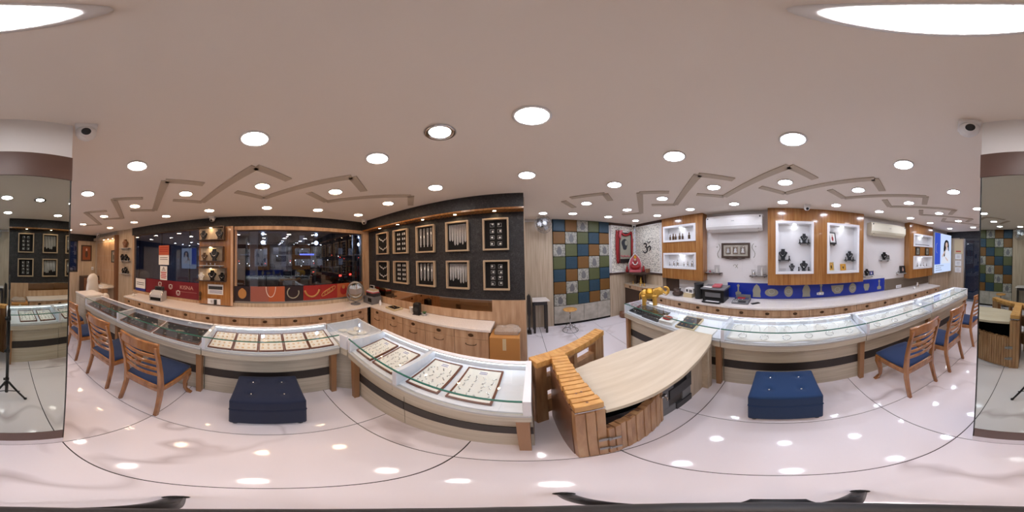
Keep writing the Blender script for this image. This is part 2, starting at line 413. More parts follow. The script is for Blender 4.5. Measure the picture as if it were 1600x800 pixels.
# tile cladding of the lit alcove at the far end of the left wall
for i in range(2):
    for j in range(3):
        obj('tile', B((XL, -5.15+i*.60, .85+j*.46), (XL+.008, -5.15+i*.60+.59, .85+j*.46+.45)), 'oak_laminate', w)
obj('alcove_soffit', B((XL, -5.2, 2.31), (XL+.14, -3.99, 2.40)), 'pale_laminate', w)
obj('alcove_frame', B((XL, -5.2, 2.40), (XL+.02, -3.99, CEIL)), 'stone_block', w)

wf = struct('wall_front', B((XL-.15, 2.2, 0), (.03, 2.35, CEIL)), 'black_wallpaper')
obj('fascia', B((XL, 2.03, 2.34), (.03, 2.2, CEIL)), 'black_wallpaper', wf)
obj('soffit_strip', B((XL, 2.035, 2.315), (.03, 2.2, 2.34)), 'pine', wf)  # brighter orange wood stands for the warm light on this underside
obj('mirror_strip', B((-2.98, 2.192, .915), (-.42, 2.2, 1.085)), 'brown_mirror', wf)
obj('metal_edge', B((-2.98, 2.186, 1.085), (-.42, 2.2, 1.095)), 'chrome', wf)
obj('upstand', B((-2.98, 2.18, .782), (-.42, 2.2, .915)), 'oak_laminate', wf)
obj('wood_column', B((-.42, 2.17, 0), (.032, 2.2, 1.09)), 'oak_laminate', wf)
obj('return_panel', B((-.12, 2.35, 0), (.03, 3.75, CEIL)), 'pale_laminate', wf)
obj('return_face', B((.03, 2.2, 0), (.04, 3.62, CEIL)), 'pale_laminate', wf)

YF = 3.62
wr = struct('wall_front_far', B((.03, YF+.01, 0), (3.5, YF+.14, CEIL)), 'white_paint')
obj('wood_panel', B((.04, YF-.01, 0), (.68, YF+.01, 2.46)), 'pale_laminate', wr)
obj('wood_panel', B((2.14, YF-.01, 0), (3.15, YF+.01, 1.16)), 'pale_laminate', wr)
obj('dark_backing', B((.68, YF+.0, 0), (2.14, YF+.01, CEIL)), 'velvet_black', wr)
obj('dark_cornice', B((2.14, YF-.02, 2.46), (3.15, YF+.01, CEIL)), 'dark_frame', wr)
obj('dark_shelf_edge', B((2.14, YF-.03, 1.16), (3.15, YF+.01, 1.215)), 'dark_frame', wr)
tm = {}
for c in range(5):
    for r_ in range(7):
        kind = ['leather_blue', 'leather_brown', 'leather_white', 'leather_green'][(r_+c) % 4]
        if kind not in tm:
            mb = B((.004, -.03, .004), (.284, 0, .284)); tm[kind] = mb.mesh('tile')
        o = obj('tile', tm[kind], kind, wr, bevel=.018, bseg=3); o.location = (.69+c*.2885, YF, CEIL-(r_+1)*.2885)
        if kind in ('leather_white', 'leather_blue'):
            q = obj('motif', MB().prism([(.144+.055*math.cos(a)*(1-.35*math.sin(a)), .14+.095*math.sin(a)) for a in [2*PI*k/18 for k in range(18)]], -.034, -.029, 'y'), 'mid_grey' if kind == 'leather_white' else 'leather_blue', o)
for i in range(4):
    obj('stone_block', B((.69+i*.36, YF-.025, .06), (.69+i*.36+.355, YF, .505)), 'stone_block', wr, bevel=.004)

w = struct('wall_right', B((XR, -5.4, 0), (XR+.15, 3.75, CEIL)), 'wall_marble')
obj('stone_splash', B((XR-.012, -4.15, .78), (XR, -2.42, 1.06)), 'stone_strip', w)
obj('wood_lower', B((XR-.06, -5.3, 0), (XR, -4.17, 1.085)), 'pale_laminate', w)
obj('dark_cornice', B((2.97, 2.58, 2.46), (XR, YF, CEIL)), 'dark_frame', w)
obj('corner_panel', B((2.99, 2.58, 0), (XR, YF-.012, 1.16)), 'pale_laminate', w)
obj('corner_panel', B((2.99, 2.58, 1.215), (XR, YF-.012, 2.46)), 'white_paint', w)
obj('dark_shelf_edge', B((2.97, 2.58, 1.16), (XR, YF-.012, 1.215)), 'dark_frame', w)
obj('corner_lining', B((XR-.05, 2.2, .78), (XR, 2.55, 1.10)), 'dark_frame', w)

w = struct('wall_back', B((XL-.15, YB-.15, 0), (-2.34, YB, CEIL)), 'pale_laminate')
obj('beam', B((-2.34, YB-.15, 2.27), (2.62, YB, CEIL)), 'black_wallpaper', w)
obj('beam_face', B((XL, YB, 2.30), (XR, YB+.03, CEIL)), 'black_wallpaper', w)
obj('wall_panel', B((2.44, YB-.15, 0), (XR, YB, CEIL)), 'pale_laminate', w)
obj('wall_panel', B((-.5, YB-.15, 0), (.9, YB, CEIL)), 'pale_laminate', w)
obj('low_wall', B((-2.34, YB-.15, 0), (-.5, YB, 1.18)), 'pale_laminate', w)
# glass door and shop window in the back wall
d = struct('door_1', B((.9, YB-.06, 0), (.95, YB, 2.27)), 'steel')
obj('door_jamb', B((2.39, YB-.06, 0), (2.44, YB, 2.27)), 'steel', d)
obj('door_stile', B((1.66, YB-.06, 0), (1.71, YB, 2.2)), 'steel', d)
obj('door_head', B((.95, YB-.06, 2.2), (2.39, YB, 2.27)), 'dark_grey', d)
obj('door_pane', B((.95, YB-.035, 0), (1.66, YB-.025, 2.2)), 'door_glass', d)
obj('door_pane', B((1.71, YB-.035, 0), (2.39, YB-.025, 2.2)), 'door_glass', d)
obj('door_handle', MB().tube([(1.78, YB+.05, .85), (1.78, YB+.05, 1.5)], .014).tube([(1.78, YB, .92), (1.78, YB+.05, .92)], .008).tube([(1.78, YB, 1.43), (1.78, YB+.05, 1.43)], .008), 'chrome', d, True)
d = struct('window_3', B((-2.34, YB-.05, 1.18), (-.5, YB-.01, 1.22)), 'dark_grey')
obj('window_pane', B((-2.30, YB-.035, 1.22), (-.54, YB-.028, 2.26)), 'window_glass', d)
obj('window_jamb', B((-2.34, YB-.05, 1.22), (-2.30, YB-.01, 2.27)), 'dark_grey', d)
obj('window_jamb', B((-.54, YB-.05, 1.22), (-.5, YB-.01, 2.27)), 'dark_grey', d)
# windows of the left wall
d = struct('window_1', B((XL-.09, -.60, .85), (XL-.01, 2.05, .89)), 'steel')
obj('window_pane', B((XL-.05, -.56, 1.19), (XL-.042, 2.01, 2.24)), 'window_glass', d)
obj('window_jamb', B((XL-.09, -.60, .89), (XL-.01, -.56, 2.26)), 'oak_laminate', d)
obj('window_jamb', B((XL-.09, 2.01, .89), (XL-.01, 2.05, 2.26)), 'steel', d)
obj('window_head', B((XL-.09, -.56, 2.24), (XL-.01, 2.01, 2.26)), 'dark_frame', d)
obj('window_mullion', B((XL-.10, 1.83, 1.19), (XL-.052, 1.87, 2.24)), 'steel', d)
d = struct('window_2', B((XL-.09, -3.28, .80), (XL-.01, -1.30, .84)), 'oak_laminate')
obj('window_pane', B((XL-.05, -3.24, .84), (XL-.042, -1.32, 2.31)), 'window_glass', d)
obj('window_jamb', B((XL-.09, -3.28, .84), (XL-.01, -3.24, 2.33)), 'oak_laminate', d)
obj('window_head', B((XL-.09, -3.24, 2.31), (XL-.01, -1.30, 2.33)), 'dark_frame', d)

# ------------------------------------------------------------------ back counters: drawer units and worktops
knob_me = MB().lathe([(.006, 0), (.026, .0), (.030, .007), (.024, .014), (.016, .011), (.010, .016), (.001, .017)], 20, ax='y', M=Matrix.Diagonal((1.15, 1, .85, 1))).mesh('knob', True)
def handle_mb(w=.13):
    pts = [(-w/2, 0, 0), (-w/2, .018, -.002)] + [(-w/2+w*i/6, .022, -.004-.012*math.sin(PI*i/6)) for i in range(1, 6)] + [(w/2, .018, -.002), (w/2, 0, 0)]
    return MB().tube(pts, .0055, 6)
hand_me = handle_mb().mesh('handle', True)
def drawer_unit(name, label, w, loc, rz, group, depth=.5, split=.62):
    """local x along the counter, local -y outwards into the aisle, front face at y = 0"""
    t = thing(name, label, 'drawer unit', loc, rz, group)
    obj('carcass', B((.001, .02, .06), (w-.001, depth, .744)), 'oak_laminate', t)
    obj('plinth', B((.001, .05, 0), (w-.001, depth, .06)), 'dark_grey', t)
    d_ = obj('drawer', B((.003, 0, split+.003), (w-.003, .019, .738)), 'oak_laminate', t, bevel=.002)
    k = obj('knob', knob_me, 'bronze', d_, label='round dark bronze knob'); at(k, (w/2, 0, (split+.74)/2), R(180))
    d_ = obj('door', B((.003, 0, .065), (w-.003, .019, split-.003)), 'oak_laminate', t, bevel=.002)
    k = obj('handle', hand_me, 'bronze', d_, label='bowed dark bronze handle'); at(k, (w/2, 0, split-.075), R(180))
    return t
yb = [1.80, 1.46, 1.06, .68, .22, -.26, -.73, -1.16, -1.55, -1.93, -2.30, -2.65, -2.98]
for i in range(len(yb)-1):
    wd = yb[i]-yb[i+1]
    drawer_unit('drawer_unit', 'oak drawer unit under the window-side worktop, %s from the black wall' % ORD[i], wd, (-2.535, yb[i+1], 0), R(90), 'oak drawer units under the windows', .50)
xb = [-2.53, -2.11, -1.70, -1.29, -.85, -.41]
for i in range(5):
    drawer_unit('drawer_unit', 'oak drawer unit below the framed jewellery wall, %s from the window corner' % ORD[i], xb[i+1]-xb[i]-.0, (xb[i], 1.865, 0), 0, 'oak drawer units under the jewellery frames', .30)
yb = [2.52, 2.03, 1.58, 1.22, .81, .39, -.04, -.50, -.93, -1.36, -1.79, -2.22, -2.69, -3.15, -3.60, -3.95]
for i in range(len(yb)-1):
    drawer_unit('drawer_unit', 'pale oak drawer unit under the printer-side worktop, %s from the altar corner' % ORD[i], yb[i]-yb[i+1], (2.585, yb[i], 0), R(-90), 'oak drawer units along the right wall', .54)
wt = obj('worktop', MB().prism([(-3.045, -3.0), (-2.52, -3.0), (-2.52, 1.85), (-.385, 1.85), (-.385, 2.168), (-.425, 2.168), (-.425, 2.178), (-3.015, 2.178), (-3.015, 2.04), (-3.045, 2.04)], .746, .78), 'quartz', bevel=.003)
tag(wt, 'L-shaped white quartz worktop on the oak drawers below the windows and jewellery frames', 'worktop')
wt = obj('worktop', MB().prism([(2.57, -3.97), (3.13, -3.97), (3.13, 2.19), (3.09, 2.19), (3.09, 2.54), (2.57, 2.54)], .746, .78), 'quartz', bevel=.003)
tag(wt, 'long straight white quartz worktop along the right wall under the blue strip', 'worktop')

# ------------------------------------------------------------------ glass show cases
CD = .385     # depth of a case
def deck_z(y): return .752+.062*(y-.02)/(CD-.06)
post_mb = lambda: MB().add([(-.025, -.025, 0), (.025, -.025, 0), (.025, .025, 0), (-.025, .025, 0), (-.029, -.029, .60), (.029, -.029, .60), (.029, .029, .60), (-.029, .029, .60),
                            (-.033, -.033, .645), (.033, -.033, .645), (.033, .033, .645), (-.033, .033, .645)],
                           [(3,2,1,0),(0,1,5,4),(1,2,6,5),(2,3,7,6),(3,0,4,7),(4,5,9,8),(5,6,10,9),(6,7,11,10),(7,4,8,11),(8,9,10,11)])
post_me = post_mb().mesh('post')
def show_case(label, Ln, loc, rz, first=False, last=False, posts=(0,), back='case_white', panel='pale_laminate_front', group='glass show cases', deckmat='case_white', led=True):
    t = thing('show_case', label, 'show case', loc, rz, group)
    obj('base_panel', B((0, .095, 0), (Ln, CD-.02, .648)), panel, t)
    obj('dark_stripe', B((0, .088, .29), (Ln, .095, .415)), 'stripe_dark', t)
    obj('rim', B((0, 0, .65), (Ln, CD, .733)), 'pale_laminate_front', t, bevel=.003)
    obj('rim_moulding', B((0, -.006, .722), (Ln, .012, .738)), 'light_grey', t)
    obj('deck', MB().prism([(.02, .733), (CD-.025, .733), (CD-.025, deck_z(CD-.025)), (.02, deck_z(.02))], .02, Ln-.0, 'x'), deckmat, t)
    obj('back_panel', B((.0, CD-.022, .733), (Ln, CD, .884)), back, t)
    if led: obj('led_strip', B((.03, CD-.029, .866), (Ln-.03, CD-.022, .874)), 'case_led', t)
    obj('glass_front', B((.02, .004, .738), (Ln-.002, .010, .884)), 'case_glass', t)
    obj('glass_top', B((0, .012, .885), (Ln, CD-.042, .892)), 'case_glass', t)
    obj('back_cap', B((0, CD-.042, .884), (Ln, CD, .893)), 'white_gloss', t)
    obj('glass_edge', B((0, .002, .884), (Ln, .012, .893)), 'glass_edge', t)
    obj('divider', MB().prism([(.0, .733), (CD-.022, .733), (CD-.022, .884), (.012, .884), (0, .874)], 0, .034, 'x'), 'case_white', t)
    if last: obj('divider', MB().prism([(.0, .733), (CD, .733), (CD, .897), (0, .897)], Ln-.034, Ln, 'x'), 'white_gloss', t)
    for x in posts:
        q = obj('post', post_me, 'post_wood', t); q.location = (x, .055, 0)
    return t
cl = []   # left run, x local -> +Y
cl.append(show_case('far left glass show case with dark trays, beside the covered chair', 1.00, (-1.45, -2.88, 0), R(90), posts=(.03, .97), led=False))
cl.append(show_case('left glass show case with two dark green display beds of silver pieces', 1.26, (-1.45, -1.87, 0), R(90), posts=(1.23,), led=False))
cl.append(show_case('left glass show case with five white pads, behind the navy ottoman', 1.29, (-1.45, -.60, 0), R(90), posts=(1.24,)))
t = thing('counter_end_box', 'pale laminate box closing the far end of the left counter', 'cabinet', (-1.45, -3.35, 0), R(90))
obj('body', B((0, .0, 0), (.46, .42, .90)), 'pale_laminate_front', t); obj('top_slab', B((-.01, -.012, .90), (.468, .43, .93)), 'quartz', t, bevel=.004)
obj('door_leaf', B((.02, -.008, .08), (.22, 0, .86)), 'pale_laminate_front', t, bevel=.002); obj('door_leaf', B((.23, -.008, .08), (.44, 0, .86)), 'pale_laminate_front', t, bevel=.002)
# corner case
t = thing('corner_show_case', 'corner glass case heaped with packed jewellery between two counters', 'show case', (-1.45, .70, 0), 0, 'glass show cases')
cp = [(-.37, .0), (0, 0), (.085, .026), (.115, .42), (-.37, .44)]
ins = [(-.35, .02), (-.01, .02), (.065, .045), (.09, .40), (-.35, .42)]
obj('base_panel', MB().prism([(-.36, .0), (-.10, 0), (.0, .12), (.02, .42), (-.36, .44)], 0, .648), 'pale_laminate_front', t)
obj('rim', MB().prism(cp, .65, .735), 'pale_laminate_front', t)
obj('deck', MB().prism(ins, .735, .77), 'case_white', t)
obj('glass_top', MB().prism(cp, .885, .891), 'case_glass', t)
obj('front_post', MB().prism([(-.01, -.004), (.085, .022), (.083, .04), (-.012, .012)], .735, .897), 'case_white', t)
obj('back_panel', MB().prism([(-.37, .0), (-.35, 0), (-.35, .42), (.11, .40), (.115, .42), (-.37, .44)], .735, .884), 'case_white', t)
# front run
A = R(-3.5); ca, sa = math.cos(A), math.sin(A)
cf = []
FO = (-1.335, .640+1.355*math.tan(R(3.5)), 0)
def frun(x): return (FO[0]+x*ca, FO[1]+x*sa, 0)
CD_old = CD; CD = .43
cf.append(show_case('front glass show case nearest the corner with two white earring trays', .61, frun(0), A, posts=(.03,)))
cf.append(show_case('front glass show case at the free end with two white earring trays', .74, frun(.615), A, posts=(.70,), last=True))
CD = CD_old
# right run
cr_ = []
cr_.append(show_case('right glass show case nearest the altar, carrying the golden elephant', 1.53, (1.50, 2.10, 0), R(-90), posts=(.03, 1.50)))
cr_.append(show_case('right glass show case of necklaces on white cloth behind the blue ottoman', 1.47, (1.50, .56, 0), R(-90), posts=(1.44,)))
cr_.append(show_case('right glass show case beside the nearest two right chairs', 1.17, (1.50, -.92, 0), R(-90), posts=(1.14,)))
cr_.append(show_case('far right glass show case at the door end of the counter', 1.40, (1.50, -2.10, 0), R(-90), posts=(1.36,), last=True))

# ------------------------------------------------------------------ trays and jewellery
def slope_loc(case, x, y, dz=0, rz=0):
    """local point on the sloping deck of a case -> (world location, tilt matrix)"""
    M = Matrix.Translation(case.location) @ Matrix.Rotation(case.rotation_euler.z, 4, 'Z')
    dep = CD if case not in cf else .43
    z = .752+.062*(y-.02)/(dep-.06)
    tilt = math.atan2(.062, dep-.06)
    return M @ Matrix.Translation((x, y, z+dz)) @ Matrix.Rotation(tilt, 4, 'X') @ Matrix.Rotation(rz, 4, 'Z')
def put(o, M): o.matrix_world = M; return o
def tray(case, x, y, w, d, label, frame, pad, group, h=.014, rz=0):
    t = thing('jewellery_tray', label, 'tray', group=group)
    put(t, slope_loc(case, x, y, .0005, rz))
    e = .011
    obj('tray_base', B((0, 0, 0), (w, d, .006)), frame, t)
    for a, b in (((0, 0, .006), (w, e, h)), ((0, d-e, .006), (w, d, h)), ((0, e, .006), (e, d-e, h)), ((w-e, e, .006), (w, d-e, h))):
        obj('tray_side', B(a, b), frame, t)
    obj('pad', B((e, e, .006), (w-e, d-e, h-.004)), pad, t)
    return t
stud_me = MB().lathe([(.001, .004), (.005, .003), (.006, 0), (.003, -.001)], 8).tube([(0, .006, 0), (.002, .012, .001), (0, .018, 0)], .0018, 5).lathe([(.004, .003), (.005, 0)], 8, c=(0, .02, 0)).mesh('earring', True)
ringj_me = MB().tube([(.009*math.cos(a), .009*math.sin(a), 0) for a in [2*PI*k/14 for k in range(14)]], .0016, 5, True).ell((.009, 0, .002), (.004, .004, .003), 8, 5).mesh('ring', True)
def neck_me(w, h, r_=.0022, pend=True, nm='necklace'):
    pts = []
    for k in range(25):
        a = PI*(k/24); pts.append((w/2*math.cos(a+PI), h*(1-math.sin(a)**.8), 0))
    mb = MB().tube(pts, r_, 6)
    for k in range(2, 24, 2): mb.ell(pts[k], (r_*1.9, r_*1.9, r_*1.6), 6, 4)
    if pend: mb.ell((0, -.008, 0), (.007, .010, .003), 8, 6)
    return mb.mesh(nm, True)
def scatter(case, x0, y0, w, d, nx, ny, label, group, name='earring', m='silver', me=None, dz=.0125, jit=.004, cat='earring', skip=.0):
    for i in range(nx):
        for j in range(ny):
            if random.random() < skip: continue
            o = D.objects.new(name, me or stud_me); COL.objects.link(o)
            if not o.data.materials: o.data.materials.append(MATS[m])
            else:
                o.material_slots[0].link = 'OBJECT'; o.material_slots[0].material = MATS[m]
            rows = ['front', 'second', 'third', 'fourth', 'fifth']
            tag(o, '%s, %s from the left in the %s row' % (label, ['first', 'second', 'third', 'fourth', 'fifth', 'sixth', 'seventh'][i], 'back' if j == ny-1 else rows[j]), cat, group)
            put(o, slope_loc(case, x0+w*(i+.5)/nx+random.uniform(-jit, jit), y0+d*(j+.5)/ny+random.uniform(-jit, jit), dz, random.uniform(-.9, .9)))
# front case trays
nm4 = ['first', 'second', 'third', 'fourth']
for k, (c, x, y, w, d, rz) in enumerate([(cf[0], .06, .055, .225, .31, 0), (cf[0], .315, .055, .225, .31, 0), (cf[1], .06, .055, .225, .32, 0), (cf[1], .33, .055, .235, .32, 0)]):
    tray(c, x, y, w, d, 'brown-edged white earring tray, %s from the window corner in the front cases' % nm4[k], 'tray_brown', 'pad_white', 'white earring trays in the front cases', h=.018)
    scatter(c, x+.015, y+.02, w-.03, d-.11, 4, 5, 'stud earring on the %s front white tray' % nm4[k], 'earrings on the %s front tray' % nm4[k], dz=.017)
    q = thing('price_card', 'small printed card at the back of the %s white front tray' % nm4[k], 'card', group='price cards in the front trays'); put(q, slope_loc(c, x+w*.5, y+d-.075, .0155))
    obj('card', B((-.035, 0, 0), (.035, .05, .001)), 'paper', q)
    for j in range(2): obj('print_line', B((-.025, .012+j*.016, .001), (.025, .018+j*.016, .0014)), 'paper_blue', q)
# left case, five white pads
for k in range(5):
    tray(cl[2], .05+k*.24, .03, .235, .31, 'brown-edged white pad tray, %s from the left in the case behind the navy ottoman' % ['first', 'second', 'third', 'fourth', 'fifth'][k], 'tray_brown', 'pad_white', 'white pad trays behind the navy ottoman', h=.016)
    scatter(cl[2], .065+k*.24, .05, .205, .27, 4, 5, 'gold pin on the %s left white pad' % ['first', 'second', 'third', 'fourth', 'fifth'][k], 'pins on the %s left pad' % ['first', 'second', 'third', 'fourth', 'fifth'][k], name='nose_pin', m='gold', me=ringj_me, dz=.0145, cat='pin')
for k in range(2):
    wd = .58
    tray(cl[1], .04+k*.61, .03, wd, .31, 'wide dark grey velvet tray, %s one of the left case with silver pieces' % ['further', 'nearer'][k], 'tray_brown', 'velvet_grey', 'dark velvet trays on the left', h=.016)
    scatter(cl[1], .06+k*.61, .05, wd-.04, .27, 7, 4, 'silver ring on the %s dark left tray' % ['further', 'nearer'][k], 'rings on the %s dark left tray' % ['further', 'nearer'][k], name='silver_ring', me=ringj_me, dz=.0145, cat='ring', skip=.25, jit=.012)
for k in range(2):
    tray(cl[0], .04+k*.47, .03, .45, .31, 'dark velvet tray of silver jewellery, %s in the far left case' % ['last', 'first'][k], 'tray_brown', 'velvet_grey', 'dark velvet trays on the left', h=.016)
    scatter(cl[0], .06+k*.47, .05, .41, .27, 5, 4, 'silver ring on the %s far left tray' % ['last', 'first'][k], 'rings on the %s far left tray' % ['last', 'first'][k], name='silver_ring', me=ringj_me, dz=.0145, cat='ring', skip=.2, jit=.012)
# corner heap
for k, (x, y, s_, rz) in enumerate([(-1.62, .93, 1, .4), (-1.55, 1.02, .8, 1.2), (-1.70, 1.03, .9, -.5), (-1.49, .89, .7, 2.0), (-1.74, .87, .8, .9)]):
    o = obj('jewellery_packet', MB().ell((0, 0, .022), (.07, .035, .022)).ell((.03, .015, .03), (.035, .03, .016)), 'pad_white', smooth=True)
    tag(o, ['largest crumpled pale jewellery packet in the middle of the corner case', 'small pale jewellery packet at the back right of the corner case', 'pale jewellery packet at the back left of the corner case', 'smallest pale jewellery packet at the front right of the corner case', 'pale jewellery packet at the left of the corner case'][k], 'packet', 'packets in the corner case'); at(o, (x, y, .77), rz); o.scale = (s_, s_, s_)
# right cases: white cloth with necklaces
def cloth(case, x0, x1, label, grp):
    mb = MB(); nx, ny = 40, 8; vs = []; fs = []
    for i in range(nx+1):
        for j in range(ny+1):
            u = x0+(x1-x0)*i/nx; v_ = .03+(.30)*j/ny + (.008*math.sin(u*17+1) if j == 0 else 0)
            vs.append((u, v_, .0095+.006*math.sin(u*9)*math.sin(j*.8+.4)+.0035*math.sin(u*31+j)))
    for i in range(nx):
        for j in range(ny): a = i*(ny+1)+j; fs.append((a, a+ny+1, a+ny+2, a+1))
    mb.add(vs, fs); o = obj('display_cloth', mb, 'pad_white', smooth=True)
    q = o.modifiers.new('solid', 'SOLIDIFY'); q.thickness = .003; q.offset = 1
    tag(o, label, 'cloth', grp)
    M = slope_loc(case, 0, .0, 0); put(o, M)
NK = [neck_me(.12, .11), neck_me(.10, .13), neck_me(.14, .10), neck_me(.09, .10)]
bang_me = MB().tube([(.04*math.cos(a), .04*math.sin(a), 0) for a in [2*PI*k/24 for k in range(24)]], .0032, 6, True).mesh('bangle', True)
rw = ['behind the blue ottoman', 'beside the nearest right chairs', 'at the door end']
for k, (c, Ln) in enumerate(((cr_[1], 1.47), (cr_[2], 1.17), (cr_[3], 1.40))):
    cloth(c, .05, Ln-.04, 'white padded display cloth in the right case %s' % rw[k], 'white display cloths in the right cases')
    nn = 8 if k != 1 else 6
    for i in range(nn):
        o = D.objects.new('necklace', NK[i % 4]); COL.objects.link(o)
        if not o.data.materials: o.data.materials.append(MATS['silver'])
        tag(o, 'silver necklace, %s along the white cloth in the right case %s' % ((['first']+ORD[1:])[i], rw[k]), 'necklace', 'necklaces in the right case %s' % rw[k])
        put(o, slope_loc(c, .14+(Ln-.26)*i/(nn-1), .30+.01*math.sin(i*2), .024, PI+.25*math.sin(i*3)))
    for i in range(nn-2):
        o = D.objects.new('bangle', bang_me); COL.objects.link(o)
        if not o.data.materials: o.data.materials.append(MATS['silver'])
        tag(o, 'silver bangle, %s along the cloth in the right case %s' % ((['first']+ORD[1:])[i], rw[k]), 'bangle', 'bangles in the right case %s' % rw[k])
        put(o, slope_loc(c, .2+(Ln-.36)*i/(nn-3), .095+.01*math.sin(i*5), .0225, 0))
# right case nearest altar: dark trays, red packet, cream tray, papers
tray(cr_[0], .05, .06, .30, .28, 'black velvet tray of silver rings under the golden elephant', 'black_plastic', 'velvet_black', 'trays in the elephant case')
tray(cr_[0], .37, .04, .30, .29, 'black velvet tray of silver rings next to the red jewellery packet', 'black_plastic', 'velvet_black', 'trays in the elephant case')
scatter(cr_[0], .07, .08, .26, .24, 5, 4, 'silver ring under the elephant', 'rings under the elephant', name='silver_ring', me=ringj_me, dz=.0115, cat='ring')
scatter(cr_[0], .39, .06, .26, .25, 5, 4, 'silver ring beside the red packet', 'rings beside the red packet', name='silver_ring', me=ringj_me, dz=.0115, cat='ring')
o = obj('jewellery_box', B((0, 0, 0), (.20, .15, .05)), 'paper', bevel=.004); tag(o, 'open white paper box holding red packets in the right case', 'box'); put(o, slope_loc(cr_[0], .70, .04, .0005, .1))
o = obj('bead_packet', MB().ell((.07, .04, .012), (.075, .05, .016)), 'red_deep', remesh=.006); tag(o, 'shiny red bead packet on the white paper box', 'packet'); put(o, slope_loc(cr_[0], .72, .07, .049, .1))
tray(cr_[0], .95, .05, .25, .27, 'cream-edged square tray with dark green velvet in the elephant case', 'tray_cream', 'velvet_grey', 'trays in the elephant case', h=.03)
scatter(cr_[0], .97, .08, .2, .2, 3, 3, 'gold pendant on the cream tray', 'pendants on the cream tray', name='pendant', m='gold', me=ringj_me, dz=.0275, cat='pendant', skip=.3)
o = obj('paper_stack', B((0, 0, 0), (.2, .14, .02)), 'paper', bevel=.003); tag(o, 'small stack of white papers lying in the elephant case', 'papers'); put(o, slope_loc(cr_[0], 1.23, .05, .0005, -.12))

# ------------------------------------------------------------------ chairs
def make_chair(label):
    """local +y is where the sitter looks; back legs at y = -.21"""
    t = thing('dining_chair', label, 'chair', group='blue-cushioned wooden chairs')
    W2 = .19
    def backleg(s_):
        path = [(s_*.20, -.265, 0), (s_*.195, -.235, .15), (s_*.19, -.205, .32), (s_*.19, -.20, .47), (s_*.195, -.215, .65), (s_*.20, -.245, .82), (s_*.202, -.285, .985)]
        sz = [.019, .02, .022, .024, .021, .019, .017]
        mb = MB(); vs = []
        for (x, y, z), r_ in zip(path, sz):
            for a, b in ((-1, -1), (1, -1), (1, 1), (-1, 1)): vs.append((x+a*r_*.8, y+b*r_, z))
        fs = [(i*4+k, i*4+(k+1) % 4, (i+1)*4+(k+1) % 4, (i+1)*4+k) for i in range(len(path)-1) for k in range(4)] + [(3, 2, 1, 0), tuple((len(path)-1)*4+k for k in range(4))]
        return mb.add(vs, fs)
    def frontleg(s_):
        path = [(s_*.215, .235, 0), (s_*.205, .225, .03), (s_*.185, .20, .10), (s_*.185, .20, .20), (s_*.20, .22, .33), (s_*.195, .215, .42)]
        sz = [.026, .022, .016, .02, .028, .03]
        vs = []
        for (x, y, z), r_ in zip(path, sz):
            for a, b in ((-1, -1), (1, -1), (1, 1), (-1, 1)): vs.append((x+a*r_, y+b*r_, z))
        fs = [(i*4+k, i*4+(k+1) % 4, (i+1)*4+(k+1) % 4, (i+1)*4+k) for i in range(len(path)-1) for k in range(4)] + [(3, 2, 1, 0), tuple((len(path)-1)*4+k for k in range(4))]
        return MB().add(vs, fs)
    for s_ in (-1, 1):
        obj('leg', backleg(s_), 'chair_wood', t, bevel=.006); obj('leg', frontleg(s_), 'chair_wood', t, bevel=.006)
    out = [(-.20, -.225), (.20, -.225), (.225, .05), (.235, .235)] + [(.235-.47*i/8, .235+.03*math.sin(PI*i/8)) for i in range(1, 8)] + [(-.235, .235), (-.225, .05)]
    inn = [(x*.86, y*.86) for x, y in out]
    obj('seat_frame', MB().prism(out, .375, .437), 'chair_wood', t, bevel=.008)
    mb = MB(); rings = []
    for sc, z in ((.90, .437), (.96, .455), (.95, .475), (.80, .492), (.45, .50)): rings.append([(x*sc, y*sc+.005, z) for x, y in out])
    n_ = len(out); vs = [p_ for r_ in rings for p_ in r_]
    fs = [(i*n_+k, i*n_+(k+1) % n_, (i+1)*n_+(k+1) % n_, (i+1)*n_+k) for i in range(len(rings)-1) for k in range(n_)] + [tuple(range(n_))[::-1], tuple((len(rings)-1)*n_+k for k in range(n_))]
    obj('cushion', mb.add(vs, fs), 'blue_cushion', t, smooth=True, label='padded royal blue seat cushion')
    def rail(z, y, h, bow, th, wid=.185, crest=0):
        pts = [(-wid+2*wid*i/10, y-bow*math.sin(PI*i/10), z+crest*math.sin(PI*i/10)) for i in range(11)]
        return MB().strip(pts, th, h)
    obj('crest_rail', rail(.915, -.262, .095, .045, .028, .215, .012), 'chair_wood', t, bevel=.007)
    for z, y in ((.845, -.248), (.765, -.234), (.685, -.222), (.605, -.212)):
        obj('back_slat', rail(z, y, .032, .03, .016), 'chair_wood', t, bevel=.004)
    obj('back_rail', rail(.42, -.205, .05, .012, .022), 'chair_wood', t, bevel=.004)
    return t
ch0 = make_chair('wooden slat-back chair with blue seat nearest the navy ottoman on the left')
at(ch0, (-1.205, -.93, 0), R(90))
for x, y, rz, lb in ((-1.20, -1.56, 92, 'wooden slat-back chair with blue seat, second along the left counter'), (-1.20, -2.32, 90, 'wooden slat-back chair with blue seat, third along the left counter'),
                     (-1.13, -2.98, 88, 'wooden slat-back chair farthest along the left counter by the end box'),
                     (1.215, -1.23, -90, 'wooden slat-back chair with blue seat nearest the blue ottoman on the right'), (1.20, -1.88, -88, 'wooden slat-back chair with blue seat, second along the right counter'),
                     (1.21, -2.72, -91, 'wooden slat-back chair with blue seat, third along the right counter')):
    dup(ch0, (x, y, 0), R(rz), lb)

